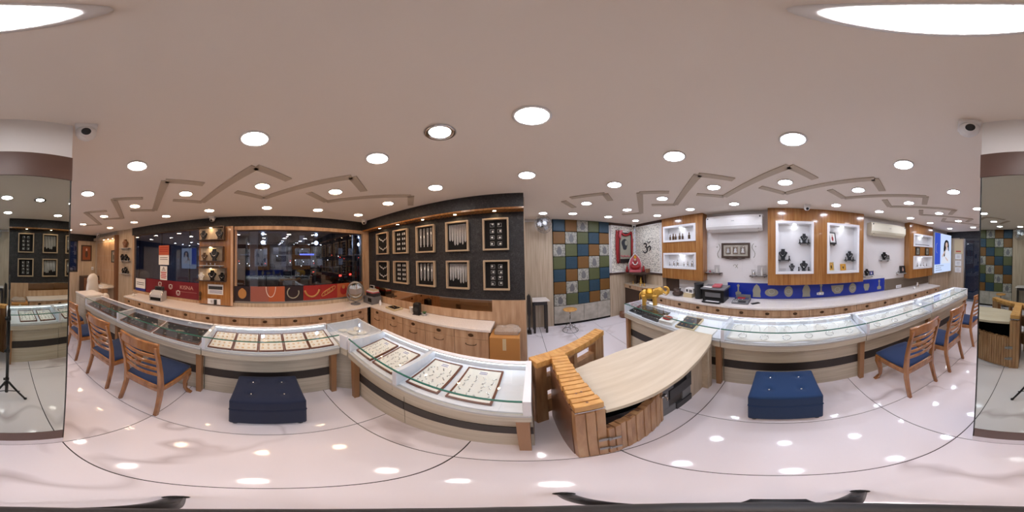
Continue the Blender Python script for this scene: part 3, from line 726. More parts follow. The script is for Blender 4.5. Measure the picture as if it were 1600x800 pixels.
# ------------------------------------------------------------------ ottomans
def ottoman(label, x, y, m):
    t = thing('ottoman', label, 'ottoman', (x, y, 0), 0, 'square tufted ottomans')
    mb = MB(); vs = []; nx = 12
    hw, hd = .205, .25
    mb.box((-hw, -hd, .03), (hw, hd, .30)); obj('body', mb, m, t, bevel=.02, bseg=3)
    # quilted lid with pulled button dents
    N_ = 24; vs = []; fs = []
    but = [(-.09, -.115), (.09, -.115), (-.09, .115), (.09, .115)]
    for i in range(N_+1):
        for j in range(N_+1):
            u = -1+2*i/N_; v_ = -1+2*j/N_
            z = .435+.022*(1-u**4)*(1-v_**4)
            xx, yy = u*hw*.995, v_*hd*.995
            for bx, by in but: z -= .018*math.exp(-((xx-bx)**2+(yy-by)**2)/.0009)
            vs.append((xx, yy, z))
    n_ = N_+1
    for i in range(N_):
        for j in range(N_): a = i*n_+j; fs.append((a, a+n_, a+n_+1, a+1))
    ring = [i*n_ for i in range(N_)]+[N_*n_+j for j in range(N_)]+[i*n_+N_ for i in range(N_, 0, -1)]+[j for j in range(N_, 0, -1)]
    k0 = len(vs)
    for q in ring: vs.append((vs[q][0], vs[q][1], .30))
    L_ = len(ring)
    for q in range(L_): fs.append((ring[q], ring[(q+1) % L_], k0+(q+1) % L_, k0+q))
    fs.append(tuple(range(k0, k0+L_)))
    obj('lid', MB().add(vs, fs), m, t, bevel=.018, bseg=3)
    obj('seam', MB().tube([(-hw*.985, -hd*.985, .30), (hw*.985, -hd*.985, .30), (hw*.985, hd*.985, .30), (-hw*.985, hd*.985, .30)], .006, 6, True), m, t)
    for bx, by in but: obj('button', MB().lathe([(.001, .006), (.008, .004), (.010, 0), (.004, -.004)], 12, (bx, by, .442)), 'silver', t, True)
    for a in (-1, 1):
        for c in (-1, 1): obj('foot', MB().lathe([(.02, 0), (.022, .03)], 12, (a*.17, c*.21, 0)), 'black_plastic', t)
    return t
ottoman('navy tufted fabric ottoman in front of the left show case', -1.245, .01, 'navy_fabric')
mat('blue_fabric', (20, 52, 92), .9, bump=.15, bscale=500, sheen=.1)
ottoman('bright blue tufted fabric ottoman in front of the right show case', 1.215, -.05, 'blue_fabric')

# ------------------------------------------------------------------ curved desk, slatted end wall, gate and batten door
t = thing('counter_desk', 'pale wood-topped curved desk closing the gap beside the right show case', 'desk', (0, 0, 0))
back = [(.29, 1.00), (.45, 1.06), (.70, 1.10), (.95, 1.09), (1.2, 1.06), (1.49, 1.02)]
front = [(1.49, .645), (1.30, .585), (1.05, .555), (.80, .54), (.55, .54), (.295, .555)]
obj('desk_top', MB().prism(back+front, .775, .81), 'desk_top', t, bevel=.003)
obj('leg_panel', B((1.44, .655, 0), (1.487, 1.0, .775)), 'pale_laminate', t)
obj('side_board', B((1.18, .72, 0), (1.44, .74, .775)), 'pale_laminate', t)
obj('side_post', B((1.40, .66, 0), (1.44, .72, .775)), 'desk_top', t)
obj('inner_back', B((.32, .96, 0), (1.44, .98, .775)), 'velvet_black', t)
random.seed(3)
y0 = .715
pat = [(.78, .96, 0, .13, 1), (.96, 1.18, 0, .11, 0), (.78, .88, .13, .42, 1), (.88, 1.05, .11, .27, 2), (1.05, 1.18, .11, .26, 1), (.88, 1.18, .27, .42, 0), (.78, .94, .42, .58, 1), (.94, 1.10, .42, .60, 2), (1.10, 1.18, .42, .62, 0), (.78, .86, .58, .775, 0), (.86, 1.02, .58, .775, 2), (1.02, 1.18, .62, .775, 0), (.94, 1.02, .42, .58, 2)]
for a, b, c, d_, k in pat[:-1]:
    obj('wood_block', B((a+.002, y0+.01*k-.004, c+.002), (b-.002, .74, d_-.002)), ['dark_grey', 'brown_panel', 'stripe_dark'][k] if k != 1 else 'mid_grey', t, bevel=.002)

t = thing('slatted_end_wall', 'low wooden wall with a ladder of pine battens on top, at the desk end', 'low wall', (0, 0, 0))
obj('side_panel', MB().prism([(.164, .60), (.176, .60), (.186, 1.10), (.174, 1.12)], 0, .845), 'brown_panel', t)
obj('core', MB().prism([(.178, .60), (.262, .60), (.262, 1.10), (.19, 1.10)], 0, .82), 'velvet_black', t)
for i in range(3):
    obj('plank', B((.166+i*.042, .55, 0), (.166+i*.042+.040, .595, .825)), 'pine_plank', t, bevel=.003)
obj('metal_strip', B((.166, .548, .848), (.29, .60, .856)), 'chrome', t)
for i in range(15):
    yy = .55+i*.0385; wv = .003*math.sin(i*2.1); sl = .010*(i/14)
    obj('batten', B((.166+sl+wv, yy, .858), (.286+wv, yy+.033, .912)), 'pine_slat', t, bevel=.004)
for s_ in ((.21, .66), (.235, .665), (.225, .575)):
    obj('wood_knot', MB().lathe([(.006, .0), (.006, .001)], 10, (s_[0], s_[1], .9118)), 'brown_panel', t)

# open pine gate standing behind the desk
P0, P1 = Vector((.05, 1.05, 0)), Vector((.72, 1.425, 0)); gd = (P1-P0); gl = gd.length; ga = math.atan2(gd.y, gd.x)
t = thing('pine_gate', 'open pine batten gate with window cut-outs behind the curved desk', 'gate', tuple(P0), ga)
def sag(x): return -.018*math.sin(PI*x/gl)
def gbox(nm, x0, x1, z0, z1, y0=-.03, y1=.05, m='pine_plank'): return obj(nm, B((x0, y0, z0), (x1, y1, z1)), m, t, bevel=.003)
gbox('stile', 0, .09, 0, .855); gbox('stile', gl-.13, gl, 0, .855)
gbox('stile', gl*.5-.02, gl*.5+.02, .0, .81, -.022, .042)
gbox('rail', .09, gl-.13, .145, .37, -.02, .04); gbox('rail', .09, gl-.13, .51, .69, -.02, .04); gbox('rail', .09, gl-.13, .81, .855)
for i in range(20):
    xx = gl*i/20
    obj('batten', B((xx+.001, -.045, .856+sag(xx)), (xx+gl/20-.001, .055, .912+sag(xx))), 'pine_slat', t, bevel=.003)
for i in range(4):
    obj('groove_board', B((gl-.13+i*.033+.001, -.036, .0), (gl-.13+i*.033+.031, -.031, .855)), 'pine_plank', t)

# batten door swung out from the desk
t = thing('batten_door', 'small curved door of upright pine planks swung open below the desk', 'door', (.292, .54, 0), 0)
n_ = 14; pts = []
for i in range(n_+1):
    u = i/n_; x = .478*u; y = .146*u-.010*math.sin(PI*u); pts.append((x, y))
for i in range(n_):
    (x0_, y0_), (x1_, y1_) = pts[i], pts[i+1]; a = math.atan2(y1_-y0_, x1_-x0_); Ls = math.hypot(x1_-x0_, y1_-y0_)
    q = obj('plank', B((.0015, -.004 if i % 2 else -.001, .025), (Ls-.0015, .042, .56+.004*(i % 3))), 'pine_plank', t, bevel=.003); at(q, (x0_, y0_, 0), a)
    if i % 2 == 0:
        q = obj('top_plug', B((.006, .012, .56), (Ls-.006, .032, .5655)), 'brown_panel', t); at(q, (x0_, y0_, 0), a)
for z in (.40, .20):
    h_ = obj('hinge', MB().box((-.045, -.004, z-.022), (-.005, -.0005, z+.022)).lathe([(.006, z-.028), (.006, z+.028)], 10, (0, -.006, 0)).box((.004, -.012, z-.018), (.05, -.008, z+.018)), 'steel', t)
q = obj('latch', MB().box((.43, .105, .50), (.475, .127, .525)).tube([(.455, .11, .512), (.455, .08, .50), (.44, .07, .49)], .006), 'chrome', t)

# ------------------------------------------------------------------ framed jewellery on the black wall
def rounds(n): return [2*PI*k/n for k in range(n)]
def jew_frame(label, x, z, hgt, kind, seed):
    rnd = random.Random(seed); w_ = .355
    t = thing('jewellery_display', label, 'frame', (x, 2.2, z), RZ_FRONT, 'jewellery frames on the black wall')   # local x -> -X
    obj('backing', B((-w_/2, 0, -hgt/2), (w_/2, .012, hgt/2)), 'velvet_black', t)
    f_ = .022; dp = .062
    obj('frame_side', B((-w_/2, 0, -hgt/2), (-w_/2+f_, dp, hgt/2)), 'frame_wood', t, bevel=.002); obj('frame_side', B((w_/2-f_, 0, -hgt/2), (w_/2, dp, hgt/2)), 'frame_wood', t, bevel=.002)
    obj('frame_side', B((-w_/2+f_, 0, hgt/2-f_), (w_/2-f_, dp, hgt/2)), 'frame_wood', t, bevel=.002); obj('frame_side', B((-w_/2+f_, 0, -hgt/2), (w_/2-f_, dp, -hgt/2+f_)), 'frame_wood', t, bevel=.002)
    iw, ih = w_/2-f_-.02, hgt/2-f_-.02
    if kind == 0:
        for c in (-1, 1):
            zc = c*ih/2
            pts = [(iw*.8*math.cos(a), .018, zc+ih*.36*(1 if a < PI else 1)*(-math.sin(a))+ih*.2) for a in [PI*k/16 for k in range(17)]]
            obj('necklace', MB().tube(pts, .006, 6), 'sparkle', t, True)
            obj('pendant', MB().ell((0, .018, zc-ih*.24), (.014, .004, .018), 10, 6), 'sparkle', t, True)
            for q in (-1, 1): obj('earring', MB().ell((q*iw*.35, .018, zc-ih*.05), (.008, .004, .016), 8, 5), 'sparkle', t, True)
    elif kind == 1:
        for i in range(2):
            for j in range(4):
                x0_, z0_ = (-.45+.9*i)*iw, (-.75+.5*j)*ih
                obj('earring', MB().ell((x0_-.022, .018, z0_), (.016, .004, .021), 8, 5).ell((x0_-.022, .018, z0_+.022), (.007, .004, .007), 8, 5), 'sparkle', t, True)
                obj('earring', MB().ell((x0_+.022, .018, z0_), (.016, .004, .021), 8, 5).ell((x0_+.022, .018, z0_+.022), (.007, .004, .007), 8, 5), 'sparkle', t, True)
    elif kind == 2:
        for i in range(4):
            x0_ = (-.75+.5*i)*iw
            obj('chain', MB().tube([(x0_-.012, .016, ih), (x0_-.010, .016, -ih*.5), (x0_, .017, -ih*.6), (x0_+.010, .016, -ih*.5), (x0_+.012, .016, ih)], .0038, 5), 'sparkle', t, True)
            obj('pendant', MB().ell((x0_, .018, ih*rnd.uniform(.2, .5)), (.012, .004, .020), 8, 5), 'sparkle', t, True)
            obj('pendant', MB().ell((x0_, .018, -ih*.66), (.008, .004, .012), 8, 5), 'sparkle', t, True)
    elif kind == 3:
        for i in range(7):
            x0_ = (-.88+.293*i)*iw; zb = -ih*rnd.uniform(.35, .95)
            obj('chain', MB().tube([(x0_-.010, .016, ih), (x0_-.008, .016, zb+.02), (x0_, .017, zb), (x0_+.008, .016, zb+.02), (x0_+.010, .016, ih)], .0042, 5), 'sparkle', t, True)
    else:
        for i in range(2):
            for j in range(4):
                x0_, z0_ = (-.38+.76*i)*iw, (-.72+.48*j)*ih
                obj('pendant_card', MB().tube([(x0_-.026, .014, z0_-.024), (x0_+.026, .014, z0_-.024), (x0_+.026, .014, z0_+.024), (x0_-.026, .014, z0_+.024)], .0026, 4, True), 'sparkle', t)
                obj('pendant', MB().ell((x0_+rnd.uniform(-.012, .012), .018, z0_+rnd.uniform(-.008, .012)), (.014, .004, .014), 8, 5), 'sparkle', t, True)
fx = [-2.50, -2.00, -1.46, -.91, -.35]
kd = ['two silver necklaces', 'rows of paired earrings', 'four long pendant chains', 'a row of close silver chains', 'eight small square pendants']
for i in range(5):
    jew_frame('wood-framed black panel of %s, upper row of the black wall' % kd[i], fx[i], 2.005, .44, i, i)
    jew_frame('wood-framed black panel of %s, lower row of the black wall' % kd[i], fx[i], 1.447, .41, i, i+9)
for i in range(5):
    t = thing('spot_light', 'small warm spot in the fascia above the frame of %s' % kd[i], 'spotlight', (fx[i]+.04*0, 2.10, 2.315), 0, 'warm spots above the jewellery frames')
    obj('ring', MB().lathe([(.022, 0), (.03, -.001), (.031, -.004), (.022, -.005), (.022, 0)], 20, caps=False), 'chrome', t, True)
    obj('bulb', MB().lathe([(.022, -.0005), (.022, -.003), (.001, -.0035)], 20), 'spot_warm', t)

# ------------------------------------------------------------------ necklace busts, photo frames and other small shop goods
def bust_mb(h, d=.05):
    o = [(-.15, 0), (.15, 0), (.20, .06), (.14, .16), (.30, .45), (.40, .62), (.36, .72), (.16, .80), (.13, .95), (.17, 1.0), (-.17, 1.0), (-.13, .95), (-.16, .80), (-.36, .72), (-.40, .62), (-.30, .45), (-.14, .16), (-.20, .06)]
    return MB().prism([(x*h, z*h) for x, z in o], -d/2, d/2, 'y')
def bust(label, loc, h, rz, m='velvet_black', jm='silver', group='necklace busts'):
    t = thing('necklace_bust', label, 'bust', loc, rz, group)
    obj('form', bust_mb(h, .28*h), m, t, bevel=.05*h, bseg=3)
    pts = [(.24*h*math.cos(a), .145*h+.012*h, .74*h-.34*h*math.sin(a)) for a in [PI*k/14 for k in range(15)]]
    obj('necklace', MB().tube(pts, .014*h, 6), jm, t, True)
    obj('pendant', MB().ell((0, .165*h, .385*h), (.04*h, .015*h, .055*h), 8, 6), jm, t, True)
    return t
def earstand(label, loc, h, rz, group='earring stands'):
    t = thing('earring_stand', label, 'stand', loc, rz, group)
    obj('cone', MB().lathe([(.22*h, 0), (.24*h, .04*h), (.14*h, .35*h), (.12*h, .7*h), (.18*h, .8*h), (.16*h, .95*h), (.05*h, h)], 14), 'velvet_black', t, True)
    obj('earring', MB().ell((0, .17*h, .78*h), (.05*h, .03*h, .09*h), 8, 6), 'silver', t, True)
    return t
def pframe(label, loc, w_, h, rz, tilt, fm, pm, group='small photo frames', shape=None, name='photo_frame_stand'):
    t = thing(name, label, 'photo frame', loc, rz, group); t.rotation_euler = (R(tilt), 0, rz)
    f_ = min(w_, h)*.12
    obj('backing', B((-w_/2, -.012, 0), (w_/2, 0, h)), fm, t)
    for a, b in (((-w_/2, 0, 0), (-w_/2+f_, .012, h)), ((w_/2-f_, 0, 0), (w_/2, .012, h)), ((-w_/2+f_, 0, 0), (w_/2-f_, .012, f_)), ((-w_/2+f_, 0, h-f_), (w_/2-f_, .012, h))):
        obj('frame_side', B(a, b), fm, t)
    pc = obj('picture', B((-w_/2+f_, 0, f_), (w_/2-f_, .004, h-f_)), pm, t)
    iw, ih = w_/2-f_, h-2*f_
    if shape:
        obj('figure', MB().prism([(iw*.35*math.cos(a), f_+ih*.42+ih*.26*math.sin(a)) for a in rounds(14)], .004, .0055, 'y'), shape, pc)
        obj('figure_head', MB().prism([(iw*.2*math.cos(a), f_+ih*.76+ih*.11*math.sin(a)) for a in rounds(14)], .004, .0055, 'y'), 'skin_print', pc)
    return t
def shelf(label, loc, w_, rz, d_=.10, m='black_plastic', group='thin wall shelves', th=.012):
    t = thing('wall_shelf', label, 'shelf', loc, rz, group)
    obj('board', B((-w_/2, 0, -th), (w_/2, d_, 0)), m, t, bevel=.002)
    for s_ in (-1, 1): obj('bracket', B((s_*w_*.35-.008, 0, -th-.025), (s_*w_*.35+.008, d_*.6, -th)), 'steel', t)
    return t
def niche(panel, y1, y0, z0, z1, x_face, depth=.16):
    """white framed light niche hung in a pine panel; frame pieces are parts of the panel"""
    f_ = .045
    obj('niche_frame', B((x_face-.02, y0, z1-f_), (x_face+.01, y1, z1)), 'white_gloss', panel)
    obj('niche_frame', B((x_face-.02, y0, z0), (x_face+.01, y1, z0+f_)), 'white_gloss', panel)
    obj('niche_frame', B((x_face-.02, y0, z0+f_), (x_face+.01, y0+f_, z1-f_)), 'white_gloss', panel)
    obj('niche_frame', B((x_face-.02, y1-f_, z0+f_), (x_face+.01, y1, z1-f_)), 'white_gloss', panel)
def pine_panel(label, ya, yb_, z0, niches, xf=2.95):
    """pine wall panel from y = ya down to yb_, with real openings for its niches"""
    t = thing('pine_display_panel', label, 'wall panel', (xf, (ya+yb_)/2, z0), 0, 'pine wall panels with lit niches')
    off = Vector(t.location)
    def P(nm, a, b, m): return obj(nm, B([a[k]-off[k] for k in range(3)], [b[k]-off[k] for k in range(3)]), m, t)
    ys = sorted({ya, yb_, *[v_ for n_ in niches for v_ in n_[:2]]}); zs = sorted({z0, CEIL-.002, *[v_ for n_ in niches for v_ in n_[2:4]]})
    mb = MB(); xb_ = XR-.002; fs = []
    for i in range(len(ys)-1):
        for j in range(len(zs)-1):
            cy, cz = (ys[i]+ys[i+1])/2, (zs[j]+zs[j+1])/2
            if any(min(n_[:2]) < cy < max(n_[:2]) and n_[2] < cz < n_[3] for n_ in niches): continue
            mb.box((xf-off.x, ys[i]-off.y, zs[j]-off.z), (xb_-off.x, ys[i+1]-off.y, zs[j+1]-off.z))
    obj('pine_body', mb, 'pine', t)
    f_ = .045
    for n_ in niches:
        y1, y0 = max(n_[:2]), min(n_[:2]); a, b = n_[2], n_[3]; xi = xf+n_[4]
        P('niche_back', (xi, y0, a), (xi+.01, y1, b), 'white_gloss')
        for q in (((xf-.018, y0, b-f_), (xi, y1, b)), ((xf-.018, y0, a), (xi, y1, a+f_)), ((xf-.018, y0, a+f_), (xi, y0+f_, b-f_)), ((xf-.018, y1-f_, a+f_), (xi, y1, b-f_))):
            P('niche_frame', q[0], q[1], 'white_gloss')
        c = ((y0+y1)/2)
        q = obj('niche_lamp', MB().lathe([(.03, 0), (.03, -.006), (.001, -.007)], 18, (xf+n_[4]*.55-off.x, c-off.y, b-f_-off.z)), 'spot_cool', t)
    return t
pine_panel('pine panel with two wide white niches of silver idols beside the altar', 2.55, 1.47, 1.12, [(2.50, 1.63, 1.955, 2.33, .15), (2.50, 1.63, 1.355, 1.71, .15)])
pine_panel('large pine panel with two tall white niches of necklace busts', .19, -1.70, 1.10, [(.046, -.65, 1.31, 2.28, .16), (-.91, -1.59, 1.30, 2.275, .16)])
pc = pine_panel('far pine panel with two wide white niches beside the blue light box', -3.07, -4.10, 1.04, [(-3.22, -4.07, 1.90, 2.25, .15), (-3.22, -4.07, 1.28, 1.64, .15)])
# idols in the niches next to the altar
def idol(label, loc, h, m, group, rz=R(90)):
    t = obj('idol_figurine', MB().lathe([(.32*h, 0), (.32*h, .07*h), (.2*h, .1*h), (.26*h, .2*h), (.2*h, .38*h), (.24*h, .52*h), (.10*h, .62*h), (.13*h, .72*h), (.11*h, .84*h), (.05*h, .92*h), (.02*h, h)], 12).ell((.22*h, 0, .42*h), (.07*h, .07*h, .14*h), 8, 6).ell((-.22*h, 0, .42*h), (.07*h, .07*h, .14*h), 8, 6), m, smooth=True)
    tag(t, label, 'figurine', group); at(t, loc, rz); t.scale = (.62, .62, 1); return t
for i, y in enumerate((2.36, 2.27, 2.20, 2.09, 2.01, 1.84)):
    idol('dark standing idol in the upper altar-side niche, %s from the left' % (['first']+ORD[1:])[i], (3.03, y, 2.001), .15+.02*(i % 2), 'bronze', 'dark idols in the upper niche')
for i, y in enumerate((2.38, 2.26, 2.15, 1.98, 1.88, 1.77)):
    idol('silver idol in the lower altar-side niche, %s from the left' % (['first']+ORD[1:])[i], (3.03, y, 1.401), .11+.03*(i % 3), 'silver', 'silver idols in the lower niche')
# tall niches
shelf('black glass shelf at the middle left of the left tall niche', (3.105, -.115, 1.565), .23, RZ_RIGHT, .12)
shelf('black glass shelf at the upper right of the left tall niche', (3.105, -.49, 1.885), .21, RZ_RIGHT, .12)
bust('large dark bust on the middle left shelf of the left tall niche', (3.04, -.09, 1.566), .20, R(70), 'velvet_grey')
earstand('earring stand right of the bust on the middle left niche shelf', (3.04, -.205, 1.566), .075, R(90))
bust('dark bust on the upper right shelf of the left tall niche', (3.04, -.485, 1.886), .17, R(95), 'velvet_grey')
earstand('earring stand left of the bust on the upper right niche shelf', (3.04, -.405, 1.886), .065, R(90)); earstand('earring stand right of the bust on the upper right niche shelf', (3.04, -.572, 1.886), .065, R(90))
bust('small grey bust at the bottom centre of the left tall niche', (3.03, -.255, 1.356), .14, R(105), 'dark_grey')
bust('large dark bust at the bottom right of the left tall niche', (3.03, -.48, 1.356), .19, R(80), 'velvet_grey')
earstand('earring stand left of the bottom right bust in the left tall niche', (3.03, -.385, 1.356), .075, R(90)); earstand('earring stand at the bottom right corner of the left tall niche', (3.03, -.575, 1.356), .075, R(90))
o = obj('acrylic_box', B((-.06, -.03, 0), (.06, .03, .05)), 'acrylic', bevel=.003); tag(o, 'low clear acrylic box at the bottom left of the left tall niche', 'box'); at(o, (3.03, -.08, 1.356), R(90))
shelf('black glass shelf at the right of the right tall niche', (3.105, -1.43, 1.555), .21, RZ_RIGHT, .12)
bust('dark bust on the shelf of the right tall niche', (3.04, -1.42, 1.556), .18, R(90), 'velvet_grey')
earstand('earring stand left of the bust in the right tall niche', (3.04, -1.335, 1.556), .06, R(90)); earstand('earring stand right of the bust in the right tall niche', (3.04, -1.505, 1.556), .06, R(90))
shelf('short black shelf under the tilted photo in the right tall niche', (3.105, -1.05, 1.88), .14, RZ_RIGHT, .12)
pframe('black framed photo with white mount, tilted, in the right tall niche', (3.04, -1.06, 1.882), .17, .23, R(110), 12, 'frame_black', 'paper', shape='red_deep')
pframe('upright gold picture at the bottom left of the right tall niche', (3.03, -1.03, 1.346), .12, .17, R(105), 10, 'tray_cream', 'gold_paint', shape='bronze')
pframe('square gold picture at the bottom centre of the right tall niche', (3.03, -1.28, 1.346), .12, .13, R(95), 10, 'gold', 'gold_paint', shape='bronze')
# far pine panel goods
for i in range(5):
    idol('small silver figure in the lower far niche, %s from the left' % (['first']+ORD[1:])[i], (3.03, -3.34-.14*i, 1.326), .10+.03*(i % 2), 'silver', 'silver figures in the lower far niche')
o = obj('black_tray', B((-.30, -.04, 0), (.30, .04, .02)), 'black_plastic', bevel=.003); tag(o, 'long black jewellery bar lying in the upper far niche', 'tray'); at(o, (3.03, -3.68, 1.946), R(90))
for i, y in enumerate((-3.38, -3.80)):
    pframe('dark framed picture between the far niches, %s' % ['the left one', 'the right one'][i], (2.935, y, 1.665), .16, .21, R(90), 0, 'frame_black', 'silver_print', 'dark pictures between the far niches', 'stone_strip')
# shelves on the white wall
shelf('dark shelf left of the carved frame on the white wall', (XR, 1.30, 1.29), .36, RZ_RIGHT, .12, 'dark_frame')
shelf('dark shelf right of the carved frame on the white wall', (XR, .38, 1.255), .34, RZ_RIGHT, .12, 'dark_frame')
def acrylic_case(label, loc, w_, h, m='pad_white'):
    t = thing('acrylic_display', label, 'display case', loc, R(90), 'acrylic cases on the white wall')
    obj('cover', B((-w_/2, -.035, .008), (w_/2, .035, h)), 'acrylic', t); obj('base', B((-w_/2, -.04, 0), (w_/2, .04, .008)), 'light_grey', t)
    obj('idol', MB().lathe([(.03, .008), (.02, .02), (.025, h*.4), (.012, h*.6), (.002, h*.85)], 10), m, t, True)
acrylic_case('low acrylic case with a pink box on the left white-wall shelf', (3.09, 1.38, 1.2905), .15, .06, 'pink'); acrylic_case('tall narrow acrylic case on the left white-wall shelf', (3.09, 1.22, 1.2905), .09, .16)
acrylic_case('large acrylic case on the right white-wall shelf', (3.09, .31, 1.2555), .17, .20); acrylic_case('small acrylic case on the right white-wall shelf', (3.09, .47, 1.2555), .08, .12, 'silver')
shelf('glass shelf low beside the large pine panel', (XR, -1.93, 1.195), .27, RZ_RIGHT, .10, 'light_grey'); shelf('glass shelf high below the cream air conditioner', (XR, -2.39, 1.545), .30, RZ_RIGHT, .10, 'light_grey'); shelf('glass shelf low next to the far pine panel', (XR, -2.93, 1.185), .34, RZ_RIGHT, .10, 'light_grey')
bust('dark bust on the low shelf beside the large pine panel', (3.09, -1.87, 1.196), .15, R(95), 'velvet_black'); pframe('small blue photo on the low shelf beside the large pine panel', (3.10, -2.0, 1.196), .12, .10, R(90), 8, 'mid_grey', 'paper_blue', shape='paper')
bust('dark bust on the high shelf below the cream air conditioner', (3.09, -2.35, 1.546), .18, R(85), 'velvet_black'); pframe('small grey photo on the high shelf below the cream air conditioner', (3.10, -2.48, 1.546), .08, .11, R(90), 8, 'mid_grey', 'dark_grey', shape='silver_print')
pframe('dark photo of a bride on the low shelf next to the far pine panel', (3.10, -2.99, 1.186), .20, .19, R(90), 8, 'frame_black', 'velvet_grey', shape='skin_print'); o = thing('toy_motorbike', 'small silver model motorbike on the far low shelf', 'model', (3.09, -2.80, 1.186), R(90))
for x in (-.04, .04): obj('wheel', MB().tube([(x+.02*math.cos(a), 0, .022+.02*math.sin(a)) for a in rounds(14)], .004, 6, True), 'black_plastic', o)
obj('frame', MB().tube([(-.04, 0, .024), (0, 0, .05), (.03, 0, .055), (.04, 0, .024)], .005, 6).ell((0, 0, .035), (.018, .008, .012), 8, 6), 'silver', o, True)
# carved frame with three deity plates
t = thing('carved_wall_frame', 'grey carved frame holding three silver relief plates on the white wall', 'frame', (XR, .84, 1.745), RZ_RIGHT)
obj('backing', B((-.29, 0, -.15), (.29, .02, .15)), 'stone_strip', t)
for a, b in (((-.29, 0, -.15), (-.255, .045, .15)), ((.255, 0, -.15), (.29, .045, .15)), ((-.255, 0, .115), (.255, .045, .15)), ((-.255, 0, -.15), (.255, .045, -.115))): obj('frame_side', B(a, b), 'dark_frame', t, bevel=.006)
obj('mount', B((-.25, .02, -.11), (.25, .024, .11)), 'stone_block', t)
for i in (-1, 0, 1):
    q = obj('plate', B((i*.15-.055, .024, -.075), (i*.15+.055, .030, .075)), 'silver', t, bevel=.003)
    obj('relief', MB().lathe([(.03, -.05), (.034, -.03), (.02, -.005), (.026, .02), (.012, .035), (.003, .055)], 10, (i*.15, .030, 0)), 'light_grey', q, True)
obj('carving', MB().tube([(-.2, .04, -.15), (-.1, .05, -.165), (0, .045, -.155), (.1, .05, -.165), (.2, .04, -.15)], .009, 6), 'dark_frame', t, True)
# raised curl ornaments either side on the marble
for i, s_ in enumerate((-1, 1)):
    o = obj('wall_ornament', MB().tube([(s_*(.36+.03*math.sin(k*.9)), .004, -.10+k*.04) for k in range(8)], .006, 6).ell((s_*.40, .004, .12), (.012, .004, .012), 8, 5), 'silver_print', smooth=True)
    tag(o, 'faint grey leaf scroll on the white wall %s of the carved frame' % ['right', 'left'][i], 'ornament', 'scrolls beside the carved frame'); at(o, (XR, .84, 1.70), RZ_RIGHT)
o = obj('wall_ornament', MB().tube([(.03*math.cos(a)+.02, .003, .03*math.sin(a)) for a in [R(20*k) for k in range(14)]], .005, 6).tube([(-.04, .003, -.04), (-.02, .003, .0), (-.04, .003, .04)], .005, 6), 'silver_print', smooth=True)
tag(o, 'small grey scroll motif on the white wall below the carved frame', 'ornament'); at(o, (XR, .84, 1.43), RZ_RIGHT)

# ------------------------------------------------------------------ air conditioners
def ac(label, y, w_, z0, z1, m, rz=RZ_RIGHT):
    t = thing('air_conditioner', label, 'air conditioner', (XR, y, z0), rz, 'wall air conditioners'); h = z1-z0; d_ = .22
    prof = [(0, .02), (.12, 0), (d_-.03, .05), (d_, .10), (d_, h-.05), (d_-.03, h), (0, h)]
    obj('casing', MB().prism(prof, -w_/2, w_/2, 'x'), m, t, bevel=.012, bseg=3)
    obj('outlet', MB().prism([(.10, -.001), (d_-.035, .045), (d_-.03, .052), (.09, .004)], -w_/2+.06, w_/2-.06, 'x'), 'dark_grey', t)
    obj('louver', MB().prism([(.13, -.012), (d_-.01, .045), (d_-.006, .052), (.125, -.004)], -w_/2+.08, w_/2-.08, 'x'), m, t)
    obj('panel_seam', B((-w_/2+.005, d_-.001, h*.42), (w_/2-.005, d_+.0008, h*.425)), 'light_grey', t)
    obj('logo_bar', B((-.03, d_, h*.62), (.03, d_+.001, h*.645)), 'mid_grey', t)
    for s_ in (-1, 1): obj('corner_cap', MB().lathe([(.016, 0), (.016, .004), (.001, .005)], 14, (s_*(w_/2-.04), d_, h-.045), ax='y'), 'dark_grey', t)
ac('white split air conditioner above the carved frame', .84, 1.10, 2.11, 2.42, 'ac_white')
ac('cream split air conditioner between the large and far pine panels', -2.40, 1.02, 2.09, 2.385, 'ac_cream')

# ------------------------------------------------------------------ blue printed strip above the right worktop
t = thing('blue_backsplash', 'royal blue printed strip with silver vessels along the right worktop', 'printed panel', (XR, -.70, .782), RZ_RIGHT)
L2 = 1.71; obj('panel', B((-L2, 0, 0), (L2, .006, .315)), 'blue_print', t)
def vessel(kind, yc, s_=1):
    x = (yc+.70); z = .15
    if kind == 'plate': mb = MB().prism([(x+.13*s_*math.cos(a), z-.02+.08*s_*math.sin(a)) for a in rounds(24)], .006, .009, 'y')
    elif kind == 'round': mb = MB().prism([(x+.085*s_*math.cos(a), z+.11*s_*math.sin(a)) for a in rounds(24)], .006, .009, 'y')
    elif kind == 'bowl': mb = MB().prism([(x-.14, z+.09), (x+.14, z+.09), (x+.12, z-.02), (x+.06, z-.09), (x-.06, z-.09), (x-.12, z-.02)], .006, .009, 'y')
    elif kind == 'idol': mb = MB().prism([(x-.08, 0.03), (x+.08, .03), (x+.07, .10), (x+.08, .17), (x+.05, .25), (x, .30), (x-.05, .25), (x-.08, .17), (x-.07, .10)], .006, .009, 'y')
    elif kind == 'cup': mb = MB().prism([(x-.07, z+.07), (x+.07, z+.07), (x+.075, z), (x+.04, z-.09), (x-.04, z-.09), (x-.075, z)], .006, .009, 'y')
    else: mb = MB().prism([(x-.05, .05), (x+.05, .05), (x+.06, .11), (x+.015, .14), (x+.012, .22), (x+.03, .26), (x, .29), (x-.03, .26), (x-.012, .22), (x-.015, .14), (x-.06, .11)], .006, .009, 'y')
    return obj('vessel_print', mb, 'silver_print', t)
